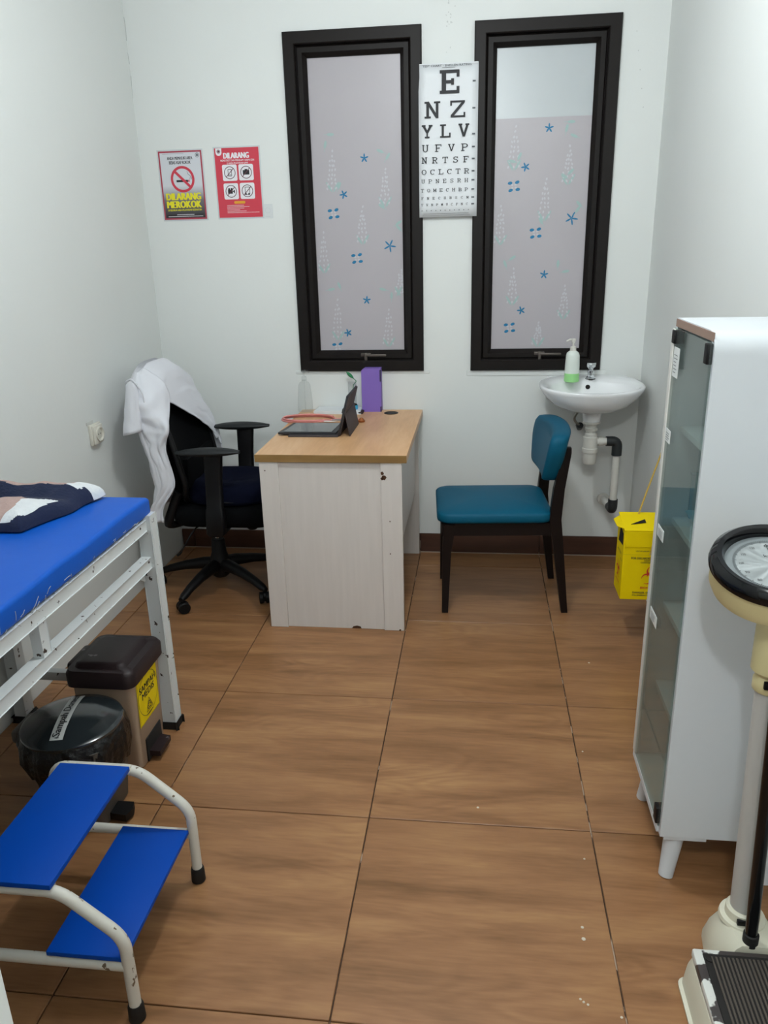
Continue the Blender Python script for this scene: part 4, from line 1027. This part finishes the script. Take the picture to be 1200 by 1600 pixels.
for q in range(13):
    s = q/12; z = CZ0+(CZ1-CZ0)*s; wob = .0016*nz(s*4, 1, 1)
    l = CX0+(.004 if s > .9 else 0); rs.append([Vector((x, CY-.0+wob*math.sin(PI*k/8)+(.0012 if s < .03 else 0), z)) for k, x in enumerate([l+(CX1-l)*kk/8 for kk in range(9)])])
add_rings(bm, rs, False, False); pa = obj('paper', bm, PAPER, t, angle=80); md = pa.modifiers.new('thick', 'SOLIDIFY'); md.thickness = .0008
O = (CX0, CY-.0025, CZ1); I = Ink(O, U, V); CW = CX1-CX0; k_ = (CZ1-CZ0)/242.0   # metres per chart row unit
def rowt(txt, x0, x1, ztop, zbot, fr=.70, bold=.17):
    n_ = len(txt); h = (zbot-ztop)*k_; w_ = h*fr
    for q, ch in enumerate(txt):
        xc = x0+(x1-x0)*(q/(n_-1) if n_ > 1 else .5); 
        J = I if zbot > 190 else Ink(O, U, V); slab(J, ch, xc*CW-w_/2, -zbot*k_, w_, h, bold)
        if J is not I: J.build('printed_letter', BLACKI, t)
rowt('E', .18, .88, 10.6, 45.7, 1.0, .225)
rowt('NZ', .233, .66, 57, 83, 1.04, .185); rowt('YLV', .143, .765, 93, 113.7, .90, .20)
rowt('UFVP', .11, .78, 124, 135.8, 1.0, .17); rowt('NRTSF', .094, .807, 144, 154, .97, .18); rowt('OCLCTR', .086, .818, 163.6, 172, 1.05, .17)
rowt('UPNESRH', .068, .816, 179.5, 186, 1.0, .15); rowt('TOMECHBP', .055, .816, 194.8, 200.4, 1.0, .17); rowt('FNECHBSCM', .055, .84, 208.4, 212.6, .95, .17)
rowt('TVNPMUCFNC', .05, .83, 219.3, 223.2, .95, .17)
k_ *= 1.0
I.build('small_letters', BLACKI, t, kind='stuff')
I = Ink(O, U, V); I.text('TEST CHART - SNELLEN RATING', .018, -.0125, CW-.030, -.005, .012); I.rect(.10, -.0175, .155, -.0163)
for q, zz in enumerate((28, 69, 109, 129, 148, 167.5, 182, 197, 210, 221)): I.rect(CW*.905, -(zz+1.6)*k_, CW*.955, -(zz-.8)*k_)
for q in range(11):
    I.rect(.010+.0205*q, -.578, .0135+.0205*q, -.5745)
I.rect(.018, -.5900, CW-.035, -.5890); I.rect(.014, -.597, CW-.030, -.5962)
I.build('small_print', mat('grey_print', '#5a5d62', .6), t, kind='stuff')
obj('hanger_strip', box(CX0+.004, CX1-.002, CY-.0016, CY+.001, CZ1-.004, CZ1+.001, .0005, 1), PAPER, t)

# wall socket on the left wall
t = thing('wall_socket', 'ivory single power socket on the left wall beside the coat', 'socket', (XL, .595, .80))
obj('back_box', box(XL, XL+.014, .553, .637, .757, .843, .004), SOCK, t)
obj('plate', box(XL+.013, XL+.024, .558, .632, .762, .838, .005), SOCK, t)
M_ = Matrix.Translation((XL+.024, .597, .800)) @ Matrix.Rotation(PI/2, 4, 'Y')
obj('socket_well', lathe([(.030, 0), (.030, .006), (.026, .007), (.022, .003), (.0215, -.004), (.0001, -.004)], (0, 0, 0), n=28, M=M_, cap=False), SOCK, t)
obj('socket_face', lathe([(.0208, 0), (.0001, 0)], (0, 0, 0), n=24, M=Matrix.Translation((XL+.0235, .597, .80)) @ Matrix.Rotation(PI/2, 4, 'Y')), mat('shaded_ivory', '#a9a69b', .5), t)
for dy in (-.0095, .0095): obj('pin_hole', lathe([(.003, 0), (.0001, 0)], (0, 0, 0), n=10, M=Matrix.Translation((XL+.0245, .597+dy, .80)) @ Matrix.Rotation(PI/2, 4, 'Y')), DARKH, t)
obj('wall_plaster_patch', box(XL, XL+.003, .545, .60, .842, .856, .0012, 1), mat('light_plaster', '#cfd0cc', .9), t)

# ------------------------------------------------------------------ tall cabinet
KX0, KX1, KY0, KY1, KZ0, KZ1 = .735, 1.026, -.752, -.428, .128, 1.324
t = thing('display_cabinet', 'tall white cabinet with a glass door on splayed legs against the right wall', 'cabinet', (.88, -.59, 0))
r_o = .045; th = .016
def upath(ins):
    pts = [(KY0+ins, KZ0)]; r = r_o-ins
    for q in range(9):
        a = PI-(PI/2)*q/8; pts.append((KY0+r_o+r*math.cos(a), KZ1-r_o+r*math.sin(a)))
    r2 = max(.012-ins, .001)
    for q in range(5):
        a = PI/2-(PI/2)*q/4; pts.append((KY1-.012+r2*math.cos(a) if ins < .012 else KY1-ins, KZ1-.012+r2*math.sin(a) if ins < .012 else KZ1-ins))
    pts.append((KY1-ins, KZ0)); return pts
o_, i_ = upath(0), upath(th); bm = B(); n = len(o_)
va = [[bm.verts.new((x, y, z)) for y, z in pl] for x in (KX0, KX1) for pl in (o_, i_)]
for k in range(n-1):
    bm.faces.new((va[0][k], va[0][k+1], va[2][k+1], va[2][k])); bm.faces.new((va[1][k], va[1][k+1], va[3][k+1], va[3][k]))
    bm.faces.new((va[0][k], va[0][k+1], va[1][k+1], va[1][k])); bm.faces.new((va[2][k], va[2][k+1], va[3][k+1], va[3][k]))
for k in (0, n-1): bm.faces.new((va[0][k], va[1][k], va[3][k], va[2][k]))
carc = obj('carcass', bm, CABW, t, angle=30)
obj('bare_edge', box(KX0-.0016, KX0+.001, KY0+.012, KY1-.006, KZ1-.0195, KZ1-.002, .0005, 1), CABE, carc)
obj('bottom_panel', box(KX0-.006, KX1, KY0+th, KY1-.001, KZ0, KZ0+.020, .001, 1), CABW, t)
obj('back_panel', box(KX1-.006, KX1-.001, KY0+th, KY1-th, KZ0+.02, KZ1-th, .0), CABW, t)
shelfz = [1.072, .842, .612, .380]
for z in shelfz: obj('shelf', box(KX0+.030, KX1-.008, KY0+th, KY1-th, z-.016, z, .001, 1), CABW, t)
door = obj('glass_door', box(KX0-.006, KX0-.001, KY0+.010, KY1-.010, KZ0+.022, KZ1-.022, .001, 1), GLASSD, t)
obj('door_edge_strip', box(KX0-.008, KX0+.001, KY1-.026, KY1-.003, KZ0+.022, KZ1-.024, .001, 1), PVC, door)
for (y0, y1, z0, z1) in ((KY0+.012, KY0+.034, KZ1-.064, KZ1-.024), (KY1-.040, KY1-.014, KZ1-.056, KZ1-.026), (KY0+.014, KY0+.040, KZ0+.026, KZ0+.070)):
    obj('hinge', box(KX0-.011, KX0+.012, y0, y1, z0, z1, .002), BLACKP, door)
for (y0, y1, z0, z1, n_) in ((-.512, -.462, 1.195, 1.262, 3), (-.502, -.456, 1.040, 1.071, 2), (-.530, -.468, .803, .832, 2), (-.545, -.474, .580, .610, 2)):
    lb = obj('door_label', box(KX0-.0072, KX0-.006, y0, y1, z0, z1, .0002, 1), mat('white_label', '#d9dcda', .5), door)
    I = Ink((KX0-.0074, y1, z0), (0, -1, 0), (0, 0, 1)); W, H = y1-y0, z1-z0
    for q in range(n_*2): I.rect(W*.15, H*(.15+.7*q/(n_*2))+.0, W*(.55+.3*random.random()), H*(.15+.7*q/(n_*2))+.0016, .0003)
    I.build('printed_lines', mat('grey_print', '#5a5d62', .6), lb)
obj('foot_rail', box(KX0+.004, KX0+.022, KY0+.02, KY1-.02, KZ0-.012, KZ0, .001, 1), CABW, t)
obj('foot_rail', box(KX0+.01, KX0+.11, KY0+.004, KY0+.03, KZ0-.012, KZ0, .001, 1), CABW, t)
for sx, cx_ in ((-1, KX0+.045), (1, KX1-.045)):
    for sy, cy_ in ((-1, KY0+.038), (1, KY1-.042)):
        obj('leg', tube([(cx_+sx*.017, cy_+sy*.022, 0), (cx_, cy_, KZ0-.010)], [.0175, .0245], n=20), CABW, t)
S = shelfz
t = thing('blue_tray', 'pale blue tray on the second shelf of the glass cabinet', 'tray', (.87, -.59, S[1]))
bm = B(); add_rings(bm, [[Vector((x, y, z)) for x, y in rrect(.785+i, 1.0-i, -.715+i, -.470-i, .012, 4)] for i, z in ((.022, S[1]+.001), (.002, S[1]+.024), (0, S[1]+.026), (.004, S[1]+.024), (.024, S[1]+.005))])
obj('tray_body', bm, mat('pale_blue_plastic', '#79bdd3', .35), t)
t = thing('blue_packet', 'clear blue plastic box standing behind the pale blue tray in the cabinet', 'box', (.93, -.455, S[1]))
bx = obj('box_body', box(.80, 1.005, -.466, -.446, S[1]+.0005, S[1]+.110, .003), CLEARB, t)
obj('box_rim', box(.798, 1.007, -.4665, -.4455, S[1]+.110, S[1]+.116, .001), CLEARB, t)
t = thing('slate_cup', 'slate blue cup on the top shelf of the glass cabinet', 'cup', (.86, -.50, S[0]))
obj('cup_wall', lathe([(.030, 0), (.034, .003), (.036, .040), (.034, .040), (.032, .005), (.0001, .005)], (.875, -.50, S[0]+.0005), n=24, cap=False), BLUES, t)

# ------------------------------------------------------------------ yellow sharps box hung by a cord
QX0, QX1, QY0, QY1, QZ0, QZ1 = .832, 1.026, .452, .592, .195, .485
t = thing('sharps_box', 'yellow cardboard sharps box with a red biohazard sign beside the glass cabinet', 'box', (.93, .52, QZ0))
bx = obj('carton', box(QX0, QX1, QY0, QY1, QZ0, QZ1-.012, .0015, 1), YBOX, t)
obj('lid', bevel_all(prism([(QX0-.001, QY0-.002, QZ1-.012), (QX1+.001, QY0-.002, QZ1-.012), (QX1+.001, QY1+.002, QZ1+.012), (QX0-.001, QY1+.002, QZ1+.012)], (0, 0, .003)), .0008, 1), YBOX, bx)
obj('flap', box(QX0+.004, QX1-.004, QY0-.0025, QY0-.0005, QZ1-.075, QZ1-.014, .0006, 1), YBOX, bx)
obj('flap', prism([(QX0, QY0+.012, QZ1-.008), (QX0-.026, QY0+.022, QZ1-.002), (QX0-.030, QY0+.085, QZ1+.004), (QX0, QY0+.125, QZ1+.006)], (0, 0, .002)), YBOX, bx)
obj('lid_slot', prism([(QX0+.028, QY0+.04, QZ1-.0002), (QX0+.085, QY0+.055, QZ1+.0026), (QX0+.085, QY0+.080, QZ1+.0066)], (0, 0, .0018)), DARKH, bx)
I = Ink((QX0-.0006, QY1, QZ0), (0, -1, 0), (0, 0, 1)); I.poly([(.035, .205), (.125, .215), (.122, .260), (.06, .272)], .0004); I.build('open_slot', DARKH, bx)
W = QX1-QX0; O = (QX0, QY0-.0006, QZ0)
I = Ink(O, U, V); I.text('UNTUK JARUM SUNTIK DAN BENDA TAJAM', .045, .196, W-.010, .202, .015, .0024); I.text('FOR DISCARDED MATERIALS ONLY', .030, .166, W-.008, .175, .02); I.text('SAFETY BOX', .078, .158, .150, .164, .02); I.text('CONTAINER FOR SHARPS', .066, .150, .165, .156, .015)
I.text('DANGER: DO NOT OPEN OR', .045, .026, W-.006, .034, .02); I.text('INCINERATE AFTER USE ONLY', .045, .016, W-.006, .022, .015)
I.build('black_lettering', BLACKI, bx)
Ink(O, U, V).rect(0, .184, W, .1846).build('fold_line', mat('dark_yellow_crease', '#9d8c10', .7), bx)
def biohaz(I, cx_, cy_, s):
    for a in (90, 210, 330):                                  # three crescents, open outwards
        c, q = math.cos(math.radians(a)), math.sin(math.radians(a))
        ox, oy = cx_+.50*s*c, cy_+.50*s*q; ix, iy = cx_+.60*s*c, cy_+.60*s*q
        n_ = 26
        for k in range(n_):
            pp = []
            for t_, (x, y, r) in ((k, (ox, oy, .55*s)), (k+1, (ox, oy, .55*s)), (k+1, (ix, iy, .43*s)), (k, (ix, iy, .43*s))):
                th = math.radians(a+34+292*t_/n_); pp.append((x+r*math.cos(th), y+r*math.sin(th)))
            I.poly(pp)
        I.ring(cx_, cy_, .50*s, .085*s, a0=a-32+180, a1=a+32+180, n=8)
I = Ink(O, U, V); biohaz(I, W*.58, .098, .040); I.text('BIOHAZARD', W*.58-.040, .046, W*.58+.040, .055, .02); I.build('biohazard_print', REDP, bx)
I = Ink((QX0-.0006, QY1, QZ0), (0, -1, 0), (0, 0, 1)); biohaz(I, .070, .100, .038); I.text('BIOHAZARD', .035, .048, .105, .056, .02); I.build('biohazard_print', REDP, bx)
I = Ink((QX0-.0006, QY1, QZ0), (0, -1, 0), (0, 0, 1)); I.text('SAFETY BOX', .03, .170, .105, .178, .02); I.text('5 L', .10, .150, .125, .158, .02); I.build('black_lettering', BLACKI, bx)
t = thing('yellow_cord', 'yellow hanging cord running up the right wall from the sharps box', 'cord', (1.02, .9, .5))
obj('cord', tube([(QX0+.070, QY1-.012, QZ1+.012), (.930, .585, .60), (.972, .60, .74), (1.0265, .62, 1.02)], .0032, n=8), YCORD, t)
obj('cord', tube([(1.016, QY0-.004, QZ1-.04), (1.02, QY0-.004, QZ1+.01), (1.024, QY0+.03, QZ1+.06), (1.0265, .62, 1.02)], .0032, n=8), YCORD, t)
obj('hook', tube([(XR, .62, 1.03), (1.02, .62, 1.025), (1.02, .62, 1.04)], .003, n=8), STEEL, t)
obj('yellow_strap', prism([(.942, QY0-.0045, QZ1-.005), (.950, QY0-.0045, QZ1-.005), (.934, QY0-.0045, QZ1-.105), (.926, QY0-.0045, QZ1-.105)], (0, .0012, 0)), YCORD, t)

# ------------------------------------------------------------------ dial scale
t = thing('column_scale', 'cream column weighing scale with a black-rimmed dial in front of the cabinet', 'scale', (.87, -1.12, 0))
PX0, PX1, PY0, PY1, PZ = .741, 1.010, -1.40, -1.040, .098
bm = B(); add_rings(bm, [[Vector((x, y, z)) for x, y in rrect(PX0-e, PX1+e, PY0-e, PY1+.004, .02, 4)] for e, z in ((.020, 0), (.022, .012), (.014, .014), (.008, .060), (.0, .078))])
obj('base_skirt', bm, CREAMW, t)
obj('platform_rim', box(PX0, PX1, PY0, PY1, .078, PZ, .005), WORN, t)
mt = obj('rubber_mat', box(PX0+.018, PX1-.016, PY0+.016, PY1-.014, PZ-.001, PZ+.003, .001, 1), MATR, t)
nr = 26; 
for k in range(nr):
    x = PX0+.034+(PX1-PX0-.064)*k/(nr-1)
    if k == 0: r0 = obj('mat_rib', box(-.0020, .0020, PY0+.026, PY1-.022, PZ+.003, PZ+.0052, .0008, 1), RIB, mt, world=False); r0.location = (x-.87, 1.12, 0)
    else: rr = r0.copy(); COL.objects.link(rr); rr.parent = mt; rr.location = (x-.87, 1.12, 0)
obj('mat_stud', lathe([(.009, PZ+.003), (.009, PZ+.005), (.006, PZ+.0052), (.0001, PZ+.0045)], (PX0+.029, PY1-.027, 0), n=18), MATR, mt)
# plinth that carries the column
CXc, CYc = .866, -.955
bm = B(); rs = []
for e, z, yb in ((.0, 0, 0), (.0, .02, 0), (-.010, .06, .0), (-.030, .098, .004), (-.040, .108, .006)):
    rs.append([Vector((x, y, z)) for x, y in ((.802-e, -1.036), (.792-e, -.99-e*.3), (.803-e, -.915+e*.5), (.835-e*.6, -.885+e), (.905+e*.6, -.885+e), (.945+e, -.915+e*.5), (.955+e, -.99-e*.3), (.950+e, -1.036))])
add_rings(bm, rs); bevel_all(bm, .006, 2, 25); obj('plinth', bm, CREAMW, t)
cs = obj('column', tube([(CXc, CYc, .10), (CXc-.019, CYc, .765)], .0265, n=28), COLW, t)
obj('column_socket', lathe([(.048, .104), (.046, .112), (.036, .114), (.035, .132), (.031, .136), (.0275, .136)], (CXc, CYc, 0), n=30, cap=False), CREAMW, t)
obj('socket_slot', box(CXc-.022, CXc+.010, CYc-.0375, CYc-.03, .116, .128, .001), BLACKP, t)
obj('collar', lathe([(.0285, .668), (.030, .67), (.030, .690), (.028, .694), (.028, .702), (.037, .712), (.037, .806), (.034, .810), (.030, .830), (.027, .834)], (CXc-.019, CYc, 0), n=30, cap=False), CREAM, t)
obj('collar_slot', box(CXc-.039, CXc-.013, CYc-.032, CYc-.025, .684, .700, .001), BLACKP, t)
obj('height_rod', tube([(.862, -1.022, .112), (.838, -1.012, .80)], .0125, n=16), BLKGL, t)
obj('rod_foot', lathe([(.013, .100), (.0155, .102), (.0155, .128), (.013, .130)], (.862, -1.022, 0), n=18), RUBBER, t)
# dial head, tilted towards whoever stands on the platform
MH = Matrix.Translation((.822, -.958, .903)) @ Matrix.Rotation(math.radians(16), 4, 'X') @ Matrix.Rotation(math.radians(-3), 4, 'Y')
def hd(name, prof, m, par=t, n=56, cap=True, ang=38): return obj(name, lathe(prof, (0, 0, 0), n=n, M=MH, cap=cap), m, par, angle=ang)
hd('neck', [(.026, -.085), (.026, -.05), (.040, -.035)], CREAM)
hh = hd('dial_housing', [(.030, -.046), (.082, -.040), (.100, -.030), (.1065, -.014), (.1065, .026)], CREAM)
hd('dial_rim', [(.1065, .018), (.1115, .022), (.1125, .030), (.109, .042), (.100, .049), (.091, .047), (.086, .039), (.085, .030)], BLKGL, hh, cap=False)
fc = hd('dial_face', [(.086, .030), (.0001, .030)], DIALW, hh)
bm = lathe([(.085, .0304), (.066, .0304)], (0, 0, 0), n=56, M=MH, cap=False); obj('scale_ring', bm, DIALG, fc)
o3, u3, v3 = MH @ Vector((0, 0, .0305)), MH.to_3x3() @ Vector((1, 0, 0)), MH.to_3x3() @ Vector((0, 1, 0))
I = Ink(o3, u3, v3)
for q in range(130):
    a = 2*PI*q/130; r1 = .064 if q % 5 == 0 else .0675; I.line((r1*math.cos(a), r1*math.sin(a)), (.0715*math.cos(a), .0715*math.sin(a)), .0009)
for q in range(13):
    a = PI/2-2*PI*q/13; I.text(str(q*10), .056*math.cos(a)-.004, .056*math.sin(a)-.003, .056*math.cos(a)+.004, .056*math.sin(a)+.003)
I.poly([(-.001, -.01), (.001, -.01), (.0006, .060), (-.0006, .060)], .0016); I.disc(0, 0, .005, d=.0018); I.text('kg', -.012, .020, .000, .030)
I.build('dial_marking', BLACKI, fc)
